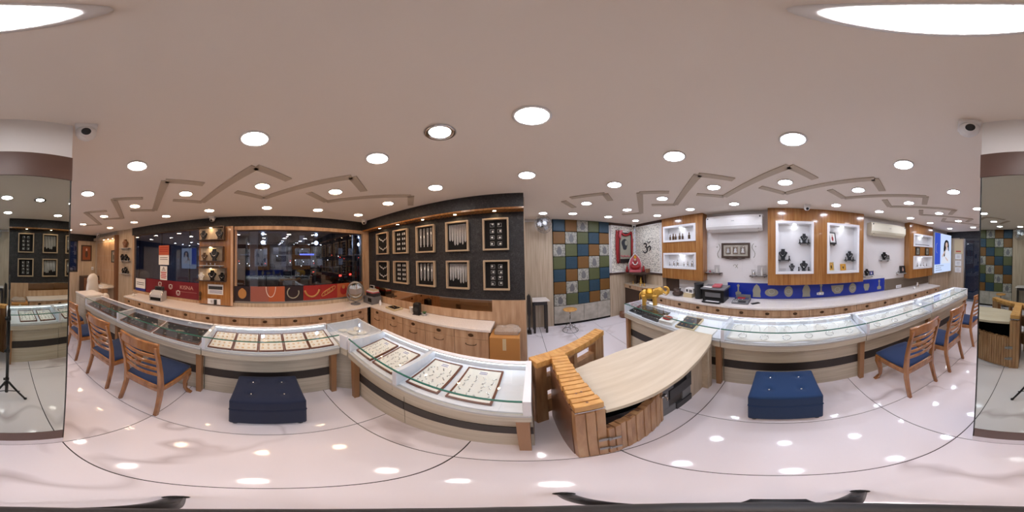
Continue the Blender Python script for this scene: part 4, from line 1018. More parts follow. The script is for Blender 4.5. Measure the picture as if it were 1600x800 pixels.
for k, yc in (('lamp', .79), ('idol', .42), ('plate', .13), ('round', -.20), ('idol', -.55), ('lamp', -.85), ('bowl', -1.20), ('round', -1.55), ('cup', -1.90), ('lamp', -2.25)):
    p_ = vessel(k, yc)
    x = yc+.70
    if k in ('plate', 'bowl', 'round'):
        obj('print_rim', MB().tube([(x+.055*math.cos(a), .0095, .15+.045*math.sin(a)) for a in rounds(18)], .004, 5, True), 'light_grey', p_)
o = thing('switch_plate', 'white wall socket below the blue strip near the far worktop', 'socket', (XR-.012, -2.87, .83), RZ_RIGHT); obj('plate', B((-.09, 0, -.04), (.09, .01, .04)), 'white_gloss', o, bevel=.003)
for x in (-.05, 0, .05): obj('switch', B((x-.016, .01, -.022), (x+.016, .016, .022)), 'light_grey', o, bevel=.002)
o = thing('switch_plate', 'white wall socket on the blue strip below the large pine panel', 'socket', (XR-.009, -.83, .87), RZ_RIGHT); obj('plate', B((-.07, 0, -.025), (.07, .008, .025)), 'white_gloss', o, bevel=.003)
for x in (-.035, .035): obj('switch', B((x-.016, .008, -.014), (x+.016, .012, .014)), 'light_grey', o, bevel=.002)

# ------------------------------------------------------------------ blue light box with a model, certificates
t = thing('light_box', 'glowing blue and white advertising light box with a dark-haired woman', 'light box', (XR-.06, -4.68, 1.09), RZ_RIGHT)
obj('housing', B((-.53, 0, 0), (.53, .17, 1.30)), 'light_grey', t, bevel=.004)
f_ = obj('face', B((-.52, .17, .01), (.52, .176, 1.29)), 'box_white', t)
obj('blue_field', B((.20, .176, .28), (.52, .178, 1.29)), 'box_blue', f_)
# figure, drawn flat on the face (local +x is the viewer's left)
obj('dress', MB().prism([(.12, .30), (-.44, .30), (-.46, .55), (-.38, .70), (-.28, .78), (-.16, .78), (-.02, .66), (.06, .50)], .176, .1785, 'y'), 'box_cloth', f_)
obj('hair', MB().prism([(-.02, .52), (.0, .80), (-.03, .98), (-.10, 1.08), (-.20, 1.11), (-.31, 1.06), (-.35, .94), (-.36, .74), (-.31, .72), (-.28, .86), (-.15, .82), (-.10, .70), (-.08, .54)], .1785, .1795, 'y'), 'box_hair', f_)
obj('face_print', MB().prism([(-.19+.075*math.cos(a), .93+.10*math.sin(a)) for a in rounds(18)], .1795, .1805, 'y'), 'box_skin', f_)
obj('neck_print', MB().prism([(-.15, .85), (-.24, .85), (-.27, .76), (-.13, .76)], .1785, .1800, 'y'), 'box_skin', f_)
obj('arm_print', MB().prism([(.06, .50), (.10, .54), (-.05, .72), (-.11, .70)], .1795, .1805, 'y'), 'box_skin', f_)
obj('arm_print', MB().prism([(-.30, .40), (-.12, .52), (-.10, .49), (-.27, .36)], .1795, .1805, 'y'), 'box_skin', f_)
for j, (w0, w1) in enumerate(((-.02, .46), (.14, .46), (.10, .46))):
    for q in range(5):
        a = w0+(w1-w0)*q/5
        obj('print_bar', B((a+.01, .1785, .215-.07*j), (a+(w1-w0)/5-.012, .1795, .245-.07*j)), 'box_grey', f_)
obj('print_curve', MB().tube([(.36+.10*math.cos(R(a)), .1785, .80+.16*math.sin(R(a))) for a in range(-80, 81, 16)], .006, 5), 'box_grey', f_)
for i in range(3):
    t = thing('certificate', 'white framed certificate on the panel beside the light box, %s' % ['top of three', 'middle of three', 'bottom of three'][i], 'certificate', (2.66, YB, 1.62-.24*i), 0, 'framed certificates')
    obj('frame', B((-.13, 0, -.10), (.13, .012, .10)), 'light_grey', t); obj('sheet', B((-.118, .012, -.088), (.118, .014, .088)), 'paper', t)
    for j in range(4): obj('print_line', B((-.08+.02*(j % 2), .014, .045-.03*j), (.08-.02*(j % 2), .0145, .052-.03*j)), 'mid_grey', t)
t = thing('wall_plaque', 'pale lit plaque with faint red print above the certificates', 'plaque', (2.66, YB, 1.95), 0); obj('board', B((-.17, 0, -.22), (.17, .01, .30)), 'tray_cream', t); obj('print_line', B((-.10, .01, -.16), (.10, .012, -.12)), 'notice_red', t)

# ------------------------------------------------------------------ altar corner
def jali(label, loc, w_, h, rz):
    t = thing('jali_screen', label, 'screen', loc, rz, 'white lattice screens of the altar')
    obj('lattice', B((0, 0, 0), (w_, .012, h)), 'jali', t)
    for a, b in (((0, .012, 0), (.02, .018, h)), ((w_-.02, .012, 0), (w_, .018, h)), ((.02, .012, 0), (w_-.02, .018, .02)), ((.02, .012, h-.02), (w_-.02, .018, h))): obj('border', B(a, b), 'white_paint', t)
    return t
jali('white lattice screen behind the garlanded deity picture', (2.975, YF-.01, 1.216), .79, 1.243, RZ_FRONT)
j2 = jali('white lattice screen carrying the black om symbol', (2.99, 2.62, 1.216), .96, 1.243, RZ_RIGHT)
# om symbol: local x runs along +Y seen mirrored, so build in (x, z) with the viewer's right = -x
def om(x, z): return (.45-x, .022, .66+z)
mb = MB()
mb.tube([om(-.09+.06*math.cos(R(a)), .05+.05*math.sin(R(a))) for a in range(150, -91, -20)], [.008]+[.016]*11+[.012], 8)
obj('om_stroke', mb, 'ink', j2, True)
obj('om_stroke', MB().tube([om(-.09+.085*math.cos(R(a)), -.075+.075*math.sin(R(a))) for a in range(90, -171, -20)], [.012]*2+[.018]*10+[.008]*2, 8), 'ink', j2, True)
obj('om_stroke', MB().tube([om(-.03, -.05), om(.02, -.01), om(.08, .02), om(.12, -.01), om(.11, -.07), om(.06, -.11)], [.012, .016, .018, .018, .014, .006], 8), 'ink', j2, True)
obj('om_crescent', MB().tube([om(.05+.07*math.cos(R(a)), .17+.06*math.sin(R(a))) for a in range(200, 341, 20)], [.004, .010, .013, .014, .014, .013, .010, .004], 8), 'ink', j2, True)
obj('om_dot', MB().ell(om(.05, .20), (.018, .008, .018), 10, 6), 'ink', j2, True)
t = thing('deity_picture', 'dark framed deity picture hung with a red cloth and garland on the lattice', 'picture', (2.62, YF-.03, 1.46), RZ_FRONT)
obj('backing', B((-.23, 0, 0), (.23, .02, .82)), 'frame_black', t)
for a, b in (((-.23, .02, 0), (-.18, .04, .82)), ((.18, .02, 0), (.23, .04, .82)), ((-.18, .02, .76), (.18, .04, .82)), ((-.18, .02, 0), (.18, .04, .11))): obj('frame_side', B(a, b), 'frame_black', t, bevel=.004)
q = obj('picture', B((-.18, .02, .11), (.18, .024, .76)), 'silver_print', t)
obj('figure', MB().prism([(.02+.10*math.cos(a)*(1+.2*math.sin(3*a)), .50+.15*math.sin(a)) for a in rounds(24)], .024, .027, 'y'), 'velvet_grey', q)
obj('figure', MB().prism([(-.03+.05*math.cos(a), .54+.07*math.sin(a)) for a in rounds(16)], .027, .029, 'y'), 'silver_print', q)
for i in range(6): obj('flower', MB().ell((-.12+.05*i, .03, .17+.02*(i % 2)), (.025, .008, .02), 8, 5), 'pink', q, True)
mb = MB()
obj('garland', MB().tube([(.18, .045, .84), (.08, .05, .76), (0, .05, .745), (-.10, .05, .77), (-.20, .045, .86)], [.02, .03, .03, .03, .02], 8), 'red_deep', t, True)
pts = []
vs = []; fs = []
for i in range(9):
    for j in range(12):
        vs.append((.20+.012*i+.02*math.sin(j*.3), .035+.018*math.sin(i*2.2+j*.2), .86-.86*j/11+.02*math.sin(i)))
for i in range(8):
    for j in range(11): a = i*12+j; fs.append((a, a+12, a+13, a+1))
q = obj('red_cloth', MB().add(vs, fs), 'red_deep', t, True); q.modifiers.new('solid', 'SOLIDIFY').thickness = .006
obj('garland', MB().tube([(-.205, .045, .84), (-.215, .05, .6), (-.205, .05, .35), (-.21, .045, .06)], [.02, .03, .028, .015], 8), 'red_deep', t, True)
obj('pale_cloth', MB().tube([(.12, .05, .86), (.18, .055, .83), (.20, .055, .72), (.17, .05, .62)], [.03, .045, .035, .012], 8), 'pink', t, True)
# altar shelf statue
t = thing('seated_deity_statue', 'small red and pink seated deity statue on the altar corner shelf', 'statue', (2.77, 3.34, 1.215), R(140))
obj('throne', MB().prism([(-.17, 0), (.17, 0), (.15, .06), (-.15, .06)], -.10, .10, 'y'), 'pink', t, bevel=.01)
obj('body', MB().ell((0, 0, .13), (.12, .08, .07)).ell((0, -.01, .22), (.065, .05, .10)).ell((.09, .02, .16), (.05, .035, .05)).ell((-.09, .02, .16), (.05, .035, .05)), 'red_deep', t, remesh=.008)
obj('head', MB().ell((0, 0, .335), (.038, .04, .048)), 'skin_print', t, True)
obj('crown', MB().lathe([(.045, 0), (.04, .03), (.025, .06), (.004, .09)], 12, (0, 0, .365)), 'gold', t, True)
obj('arch', MB().prism([(-.16, .05), (.16, .05), (.17, .22), (.13, .34), (.06, .43), (0, .48), (-.06, .43), (-.13, .34), (-.17, .22)], -.085, -.065, 'y'), 'pink', t, bevel=.006)
obj('arch_border', MB().tube([(.165, -.06, .06), (.172, -.06, .22), (.132, -.06, .345), (.06, -.06, .435), (0, -.06, .485), (-.06, -.06, .435), (-.132, -.06, .345), (-.172, -.06, .22), (-.165, -.06, .06)], .010, 8), 'pad_white', t, True)
obj('garland', MB().tube([(.06*math.cos(R(a)), .055+.02*math.sin(R(a)*-1), .27+.07*math.sin(R(a))) for a in range(180, 361, 15)], .012, 8), 'pad_white', t, True)
for s_ in (-1, 1): obj('attendant', MB().lathe([(.035, 0), (.045, .04), (.025, .10), (.028, .13), (.004, .17)], 10, (s_*.22, 0, 0)), 'red_deep', t, True)
o = obj('offering_box', B((-.05, -.04, 0), (.05, .04, .10)), 'brown_panel', bevel=.004); tag(o, 'dark red offering box on the altar shelf beside the statue', 'box'); at(o, (2.88, 2.98, 1.216), .2)
t = thing('altar_shelf', 'corner shelf of the altar carrying the red statue', 'shelf', (0, 0, 0)); obj('board', MB().prism([(2.97, 2.85), (2.97, 3.58), (2.35, 3.58), (2.60, 3.30), (2.80, 2.95)], 1.19, 1.2145), 'dark_frame', t)
obj('shelf_edge', MB().prism([(2.80, 2.95), (2.795, 2.945), (2.595, 3.295), (2.60, 3.30)], 1.17, 1.19), 'dark_frame', t)
t = thing('altar_desk', 'low oak altar desk with a drawer in the corner by the lattice', 'desk', (0, 0, 0))
obj('desk_top', B((2.56, 2.56, .885), (2.985, 3.60, .905)), 'pale_laminate', t)
q = obj('drawer', B((2.58, 2.60, .79), (2.60, 3.08, .88)), 'oak_laminate', t); k = obj('knob', knob_me, 'bronze', q); at(k, (2.58, 2.84, .835), R(90))
q = obj('drawer', B((2.58, 3.09, .79), (2.60, 3.58, .88)), 'oak_laminate', t); k = obj('knob', knob_me, 'bronze', q); at(k, (2.58, 3.33, .835), R(90))
obj('desk_body', B((2.61, 2.60, 0), (2.98, 3.59, .885)), 'dark_frame', t)
t = thing('deity_shrine_box', 'dark box shrine with a golden idol on the altar desk', 'shrine', (2.83, 3.20, .9055), R(120))
obj('backing', B((-.12, -.10, 0), (.12, -.085, .22)), 'dark_frame', t); obj('side', B((-.12, -.085, 0), (-.105, .06, .22)), 'dark_frame', t); obj('side', B((.105, -.085, 0), (.12, .06, .22)), 'dark_frame', t); obj('roof', B((-.13, -.10, .22), (.13, .07, .24)), 'dark_frame', t)
obj('idol', MB().lathe([(.05, 0), (.05, .02), (.03, .04), (.04, .08), (.02, .12), (.022, .15), (.003, .19)], 12, (0, -.02, 0)), 'gold_paint', t, True)
for i, (x, y) in enumerate(((2.66, 3.02), (2.68, 2.90), (2.66, 3.30))):
    o = obj('brass_lamp', MB().lathe([(.03, 0), (.03, .006), (.008, .012), (.008, .05), (.025, .06), (.027, .068), (.003, .062)], 12), 'gold_paint', smooth=True); tag(o, ['small brass lamp in the middle of the altar desk edge', 'small brass lamp at the near end of the altar desk', 'small brass lamp at the far end of the altar desk'][i], 'lamp', 'brass lamps'); at(o, (x, y, .9055))
o = obj('light_string', MB().tube([(2.965, 3.585, 2.44-.1*k+.0) for k in range(10)], .003, 5), 'silver'); tag(o, 'thin string of tiny crystal lights hanging in the altar corner', 'light string')
for k in range(9): obj('bead', MB().ell((2.962, 3.580, 2.39-.1*k), (.010, .010, .014), 8, 6), 'box_white', o, True)  # crystal beads are no lamps, their sparkle is put in as glow

# ------------------------------------------------------------------ golden elephant
t = thing('golden_elephant', 'golden elephant statue with raised trunk standing on the glass case', 'statue', (1.775, 1.775, .8925), R(-48))
mb = MB()
mb.ell((-.03, 0, .175), (.125, .082, .088), 20, 14).ell((-.09, 0, .165), (.075, .075, .085)).ell((.06, 0, .17), (.07, .07, .082))
mb.ell((.145, 0, .215), (.058, .052, .060)).ell((.10, 0, .20), (.06, .05, .06)).ell((.135, 0, .255), (.04, .04, .03))
mb.tube([(.165, 0, .215), (.205, 0, .185), (.235, 0, .175), (.262, 0, .195), (.272, 0, .235), (.255, 0, .27), (.225, 0, .283), (.20, 0, .275)], [.040, .036, .031, .027, .024, .021, .018, .014], 12)
for x, y in ((-.105, .045), (-.105, -.045), (.055, .045), (.055, -.045)):
    s_ = .02 if y > 0 else -.0
    mb.tube([(x, y, .16), (x+.004, y*1.05, .09), (x+s_*.5, y*1.05, .04), (x+s_*.5+.004, y*1.05, .0)], [.042, .034, .029, .033], 12)
obj('body', mb, 'gold_paint', t, remesh=.007)
for s_ in (-1, 1):
    obj('ear', MB().prism([(.14, .245), (.10, .262), (.055, .25), (.035, .20), (.05, .15), (.085, .13), (.115, .16), (.135, .20)], s_*.052, s_*.062, 'y'), 'gold_paint', t, bevel=.004)
    obj('ear_fold', MB().tube([(.075, s_*.064, .235), (.06, s_*.066, .20), (.075, s_*.064, .155)], .006, 6), 'gold_paint', t, True)
    obj('tusk', MB().tube([(.185, s_*.032, .185), (.215, s_*.038, .168), (.24, s_*.036, .175)], [.009, .007, .002], 8), 'pad_white', t, True)
    obj('eye', MB().ell((.172, s_*.045, .235), (.006, .004, .005), 8, 5), 'ink', t, True)
    obj('front_toe', MB().ell((.085, s_*.047, .010), (.020, .022, .011), 10, 6), 'gold', t, True); obj('rear_toe', MB().ell((-.085, s_*.047, .010), (.020, .022, .011), 10, 6), 'gold', t, True)
obj('tail', MB().tube([(-.155, 0, .20), (-.175, 0, .16), (-.172, 0, .09), (-.175, 0, .07)], [.009, .007, .005, .008], 8), 'gold_paint', t, True)
obj('saddle_cloth', MB().prism([(.088*math.sin(a), .172+.093*math.cos(a)) for a in [R(-75+150*k/16) for k in range(17)]]+[(.082*math.sin(a), .172+.087*math.cos(a)) for a in [R(75-150*k/16) for k in range(17)]], -.075, .035, 'x'), 'gold', t, True)
o = thing('tag_card', 'small white price card standing under the golden elephant', 'card', (1.73, 1.80, .8925), R(-48)); obj('card', MB().prism([(-.03, 0), (.03, 0), (.026, .05), (-.026, .05)], -.003, .003, 'y'), 'paper', o); obj('print_line', B((-.018, -.0045, .02), (.018, -.003, .028)), 'paper_blue', o)

# ------------------------------------------------------------------ goods on the right worktop
t = thing('laser_printer', 'black and grey laser printer on the right worktop', 'printer', (2.86, 1.16, .7805), RZ_RIGHT)
obj('body', B((-.21, -.17, .0), (.21, .15, .235)), 'black_plastic', t, bevel=.012)
obj('top_cover', MB().prism([(-.19, .235), (.17, .235), (.185, .255), (.17, .265), (-.18, .275)], -.235, .235, 'x'), 'mid_grey', t, bevel=.006)
obj('front_panel', B((-.15, .15, .10), (.15, .158, .185)), 'mid_grey', t, bevel=.003)
obj('slot', B((-.15, .15, .055), (.15, .154, .098)), 'velvet_black', t)
obj('paper_tray', MB().box((-.17, .13, .012), (.17, .26, .022)).box((-.17, .25, .022), (.17, .26, .04)), 'dark_grey', t, bevel=.002)
obj('tray_paper', B((-.13, .15, .0225), (.13, .245, .026)), 'paper', t)
o = obj('book', B((-.12, -.08, 0), (.12, .08, .03)), 'pink', bevel=.004); tag(o, 'pale red book lying on the laser printer', 'book'); at(o, (2.88, 1.13, 1.056), .2)
o = obj('paper_sheet', B((-.09, -.05, 0), (.09, .05, .004)), 'paper'); tag(o, 'folded white paper on the printer top edge', 'paper'); at(o, (2.76, 1.27, 1.055), 1.4)
o = thing('waste_bin', 'tall black cylinder bin beside the printer on the worktop', 'bin', (2.86, 1.52, .7805)); obj('wall', MB().lathe([(.08, 0), (.095, .30), (.10, .31), (.088, .31), (.075, .01), (.001, .01)], 24), 'black_plastic', o, True); obj('rim', MB().tube([(.096*math.cos(a), .096*math.sin(a), .308) for a in rounds(24)], .006, 6, True), 'dark_grey', o, True)
t = thing('weighing_scale', 'grey electronic weighing scale with paper on its pan', 'scale', (2.88, .66, .7805), RZ_RIGHT)
obj('base', MB().prism([(-.14, 0), (.16, 0), (.16, .03), (.10, .05), (-.14, .06)], -.15, .15, 'x'), 'mid_grey', t, bevel=.006)
obj('pan', B((-.13, -.12, .062), (.13, .06, .070)), 'silver', t, bevel=.003); obj('display', MB().prism([(.105, .051), (.155, .034), (.155, .036), (.106, .054)], -.10, .03, 'x'), 'black_plastic', t)
for i in range(3):
    for j in range(2): obj('key', MB().cbox((.06+.03*i, .115+.024*j, .048-.008*j), (.02, .016, .008)), 'light_grey', t)
obj('backboard', B((-.14, -.15, .0), (.14, -.141, .11)), 'mid_grey', t)
obj('receipt', B((-.06, -.08, .0702), (.08, .03, .072)), 'red_deep', t)
o = obj('phone', B((-.035, -.08, 0), (.035, .08, .012)), 'black_plastic', bevel=.006); tag(o, 'black mobile phone lying right of the weighing scale', 'phone'); at(o, (2.82, .40, .7805), .6)
t = thing('bag_heap', 'dark crumpled bag left of the white papers on the right worktop', 'bag', (2.84, 2.02, .7805)); obj('body', MB().ell((0, 0, .05), (.13, .12, .055)).ell((.03, .06, .11), (.07, .08, .05)).ell((-.05, -.04, .09), (.06, .07, .04)), 'dark_frame', t, remesh=.009); obj('strap', MB().tube([(-.1, -.05, .06), (-.06, -.1, .14), (.02, -.06, .16), (.08, .02, .12)], .008, 6), 'black_plastic', t, True)
t = thing('document_rack', 'white and grey document boxes between the bag and the bin', 'document box', (2.87, 1.75, .7805), RZ_RIGHT)
obj('lower_box', B((-.10, -.08, 0), (.10, .08, .09)), 'tray_cream', t, bevel=.003); obj('upper_box', B((-.12, -.09, .0905), (.07, .06, .19)), 'paper', t, bevel=.003); obj('label_print', B((-.10, .06, .11), (-.03, .062, .17)), 'mid_grey', t); obj('label_print', B((.0, .06, .12), (.04, .062, .17)), 'ink', t)
o = obj('cup', MB().lathe([(.03, 0), (.036, .06), (.038, .062), (.034, .06), (.028, .005), (.001, .005)], 16), 'white_gloss', smooth=True); tag(o, 'small steel cup on the far end of the right worktop', 'cup'); at(o, (2.80, -3.12, .7805))
o = obj('steel_jar', MB().lathe([(.045, 0), (.05, .03), (.04, .09), (.025, .11), (.03, .13), (.01, .15)], 16), 'silver', smooth=True); tag(o, 'shiny silver lidded jar on the far right worktop', 'jar'); at(o, (2.86, -3.30, .7805))

# ------------------------------------------------------------------ goods on the left and front worktops
t = thing('magnifying_mirror', 'round grey vanity mirror on a stand in the window corner', 'mirror', (-2.77, 1.68, .7805), R(-121))
obj('foot', MB().lathe([(.10, 0), (.10, .012), (.05, .025), (.02, .03)], 24), 'mid_grey', t, True); obj('yoke', MB().tube([(-.16, 0, .30), (-.17, 0, .20), (-.12, 0, .09), (0, 0, .05), (.12, 0, .09), (.17, 0, .20), (.16, 0, .30)], .012, 8), 'mid_grey', t, True); obj('stem', MB().tube([(0, 0, .02), (0, 0, .06)], .018, 10), 'mid_grey', t, True)
obj('rim', MB().tube([(.145*math.cos(a), 0, .295+.155*math.sin(a)) for a in rounds(32)], .022, 8, True), 'steel', t, True)
obj('mirror_disc', MB().lathe([(.135, -.012), (.140, 0), (.135, .012)], 32, (0, 0, .295), ax='y'), 'small_mirror', t)
obj('back_leg', MB().tube([(.10, -.02, .14), (.13, -.06, .0)], .008, 6), 'silver', t, True)
t = thing('engraving_machine', 'grey bench machine piled with papers in the corner under the jewellery frames', 'machine', (-2.66, 2.00, .7805), R(0))
obj('base', B((-.15, -.11, 0), (.15, .13, .15)), 'mid_grey', t, bevel=.008); obj('head', B((-.13, -.05, .15), (.13, .13, .22)), 'dark_grey', t, bevel=.008); obj('screen', B((.02, -.112, .05), (.13, -.109, .13)), 'velvet_black', t); obj('lever', MB().tube([(-.10, -.11, .09), (-.10, -.15, .12), (-.06, -.16, .13)], .007, 6), 'chrome', t, True)
for k in range(3): obj('paper_pile', B((-.13+.02*k, -.06+.01*k, .2205+.022*k), (.12-.01*k, .10, .2405+.022*k)), ['pink', 'paper', 'tray_cream'][k], t)
obj('monitor', MB().box((-.14, .02, .2865), (.02, .10, .295)).box((-.13, .05, .295), (.01, .07, .36)), 'light_grey', t, bevel=.004); obj('monitor_screen', B((-.115, .047, .305), (-.005, .0495, .35)), 'velvet_black', t)
o = obj('bottle', MB().lathe([(.022, 0), (.024, .005), (.024, .06), (.012, .085), (.012, .10), (.003, .102)], 16), 'white_gloss', smooth=True); tag(o, 'small white bottle beside the bench machine', 'bottle'); at(o, (-2.42, 2.02, .7805))
t = thing('polish_tray', 'cream tray with black velvet pad lying on the front worktop', 'tray', (-2.05, 2.03, .7805), R(-8)); obj('tray_frame', B((-.135, -.10, 0), (.135, .10, .028)), 'tray_cream', t, bevel=.006); obj('pad', B((-.10, -.07, .028), (.10, .07, .031)), 'velvet_black', t)
for x, y in ((-.04, .01), (.03, -.02), (.05, .03)): obj('ring', MB().tube([(x+.009*math.cos(a), y+.009*math.sin(a), .0335) for a in rounds(12)], .0022, 5, True), 'gold', t, True)
o = thing('paper_cup', 'white paper cup left of the black speaker', 'cup', (-1.70, 2.08, .7805)); obj('wall', MB().lathe([(.028, 0), (.036, .085), (.038, .087), (.034, .085), (.026, .005), (.001, .005)], 18), 'paper', o, True)
obj('rim', MB().tube([(.037*math.cos(a), .037*math.sin(a), .087) for a in rounds(18)], .003, 6, True), 'paper', o, True)
t = thing('black_speaker', 'black rounded desktop speaker on the front worktop', 'speaker', (-1.55, 2.04, .7805), R(10)); obj('body', B((-.055, -.055, .012), (.055, .055, .20)), 'black_plastic', t, bevel=.025, bseg=4); obj('foot', B((-.06, -.055, 0), (.06, .055, .012)), 'dark_grey', t, bevel=.004); obj('grille', MB().lathe([(.036, 0), (.036, .002), (.001, .004)], 20, (0, -.0565, .10), ax='y'), 'dark_grey', t)
t = thing('potted_succulent', 'tiny green plant in a pale dish beside the black speaker', 'plant', (-1.43, 2.06, .7805)); obj('dish', MB().lathe([(.03, 0), (.045, .03), (.047, .032), (.04, .03), (.001, .02)], 16), 'light_grey', t, True)
for k in range(9):
    a = k*.7; obj('leaf', MB().tube([(0, 0, .028), (.02*math.cos(a), .02*math.sin(a), .05), (.04*math.cos(a), .04*math.sin(a), .06)], [.006, .008, .001], 6), 'leaf', t, True)
t = thing('cardboard_box', 'brown cardboard carton beside the last front drawer unit', 'box', (-.215, 1.88, 0)); obj('carton', B((-.165, -.13, 0), (.165, .13, .72)), 'cardboard', t, bevel=.003); obj('tape', B((-.02, -.131, .55), (.02, -.13, .72)), 'tray_cream', t); obj('flap', B((-.165, -.13, .72), (.165, .13, .73)), 'cardboard', t)
t = thing('wrapped_packet', 'plastic-wrapped packet lying on the cardboard carton', 'packet', (-.20, 1.93, .7305)); obj('contents', B((-.13, -.09, 0), (.13, .09, .05)), 'brown_panel', t, bevel=.01); obj('wrap', MB().box((-.14, -.10, .0), (.14, .10, .055)).ell((-.06, .0, .06), (.07, .05, .035)).ell((.05, .03, .065), (.08, .05, .03)).ell((.02, -.05, .055), (.09, .03, .03)).ell((.13, .0, .03), (.04, .08, .02)), 'plastic_wrap', t, remesh=.009)
t = thing('money_counter', 'grey note-counting machine on the window-side worktop', 'money counter', (-2.80, -2.17, .7805), R(-80))
obj('casing', MB().prism([(-.13, 0), (.13, 0), (.13, .08), (.115, .14), (.08, .19), (.02, .22), (-.06, .22), (-.13, .20)], -.14, .14, 'x'), 'light_grey', t, bevel=.005)
obj('curved_edge', MB().tube([(.135, .13, .01), (.135, .135, .09), (.135, .115, .145), (.135, .08, .195), (.135, .02, .225), (.135, -.06, .225)], .012, 8), 'silver', t, True); obj('curved_edge', MB().tube([(-.135, .13, .01), (-.135, .135, .09), (-.135, .115, .145), (-.135, .08, .195), (-.135, .02, .225), (-.135, -.06, .225)], .012, 8), 'silver', t, True)
obj('hopper', MB().box((-.10, -.10, .21), (.10, -.02, .30)), 'dark_grey', t, bevel=.005); obj('display', MB().cbox((0, -.018, .26), (.12, .006, .05)), 'black_plastic', t); obj('stacker', B((-.12, .131, .02), (.12, .134, .09)), 'velvet_black', t)
o = obj('tissue_pile', MB().ell((0, 0, .012), (.10, .06, .014)).ell((.03, .0, .03), (.03, .03, .025)), 'cloth_white', remesh=.007); tag(o, 'crumpled white cloth at the far end of the window-side worktop', 'cloth'); at(o, (-2.75, -2.88, .7805), .3)

# ------------------------------------------------------------------ pier between the windows: lit display boxes
t = thing('display_pier', 'orange wooden pier with three lit glass boxes of busts between the windows', 'display pier', (XL, -.96, .80), RZ_LEFT)   # local x -> -Y, y -> +X
obj('pier_board', B((-.345, -.14, 0), (.345, .06, 1.53)), 'pine', t)
obj('side_strip', B((-.345, .06, 0), (-.30, .075, 1.53)), 'oak_laminate', t)
for i, (z0, z1, w0, w1) in enumerate(((1.26, 1.52, -.20, .33), (.86, 1.14, -.18, .31), (.48, .74, -.23, .35))):
    q = obj('glass_box', B((w0, .06, z0), (w1, .066, z1)), 'pale_laminate', t)
    obj('box_shelf', B((w0, .066, z0), (w1, .20, z0+.012)), 'dark_frame', q); obj('box_top', B((w0, .066, z1-.012), (w1, .20, z1)), 'dark_frame', q)
    obj('box_side', B((w0, .066, z0+.012), (w0+.012, .20, z1-.012)), 'dark_frame', q)
    obj('box_lamp', MB().lathe([(.02, 0), (.02, -.005), (.001, -.006)], 16, ((w0+w1)/2+.02, .12, z1-.012)), 'spot_warm', q)
pw = [(-.96-.20, 2.0), (-.96+.10, 2.0)]
for lb, dy, z, h, m in (('left bust in the top lit box of the window pier', .22, 2.073, .18, 'velvet_grey'), ('right bust in the top lit box of the window pier', -.10, 2.073, .19, 'velvet_grey'),
                        ('slim left bust in the middle lit box of the window pier', .20, 1.673, .15, 'bronze'), ('large right bust in the middle lit box of the window pier', 0.0, 1.673, .22, 'velvet_grey'),
                        ('pale left bust in the bottom lit box of the window pier', .26, 1.293, .15, 'pad_white'), ('large middle bust in the bottom lit box of the window pier', .04, 1.293, .20, 'velvet_black'), ('dark right bust in the bottom lit box of the window pier', -.15, 1.293, .16, 'velvet_black')):
    bust(lb, (XL+.135, -.96-dy, z), h, R(-90), m)
shelf('thin glass shelf between two lit boxes of the window pier', (XL+.06, -.96-.06, 1.585), .46, RZ_LEFT, .12, 'light_grey')
for i, dy in enumerate((.16, .08, .0)): idol('small silver figure on the thin pier shelf, %s from the left' % ['first', 'second', 'third'][i], (XL+.12, -.96-dy, 1.586), .055, 'silver', 'silver figures on the pier shelf', R(-90))
t = thing('pier_notice', 'white printed notice with a photo on the window pier', 'notice', (XL+.06, -.96, 1.01), RZ_LEFT, 'papers on the window pier'); obj('sheet', B((-.155, 0, 0), (.155, .004, .20)), 'paper', t); obj('photo', B((-.14, .004, .10), (.14, .0055, .165)), 'dark_grey', t)
for j in range(3): obj('print_line', B((-.13, .004, .07-.022*j), (.12, .0045, .078-.022*j)), 'paper_blue', t)
t = thing('switch_plate', 'white socket plate with a black plug low on the window pier', 'socket', (XL+.06, -.985, .865), RZ_LEFT); obj('plate', B((-.13, 0, -.055), (.13, .01, .055)), 'white_gloss', t, bevel=.003); obj('plug', B((-.06, .01, -.05), (-.01, .05, .045)), 'black_plastic', t, bevel=.004); obj('switch', B((.03, .01, -.03), (.07, .016, .03)), 'light_grey', t)
o = thing('hanging_ornament', 'dark hanging ornament at the left edge of the window pier', 'ornament', (XL+.08, -1.27, 1.02), RZ_LEFT); obj('cord', MB().tube([(0, 0, .0), (.01, 0, .18)], .003, 5), 'ink', o); obj('charm', MB().ell((0, 0, -.02), (.03, .015, .06), 10, 6), 'bronze', o, True); obj('tassel', MB().lathe([(.012, -.08), (.02, -.14)], 8), 'bronze', o)

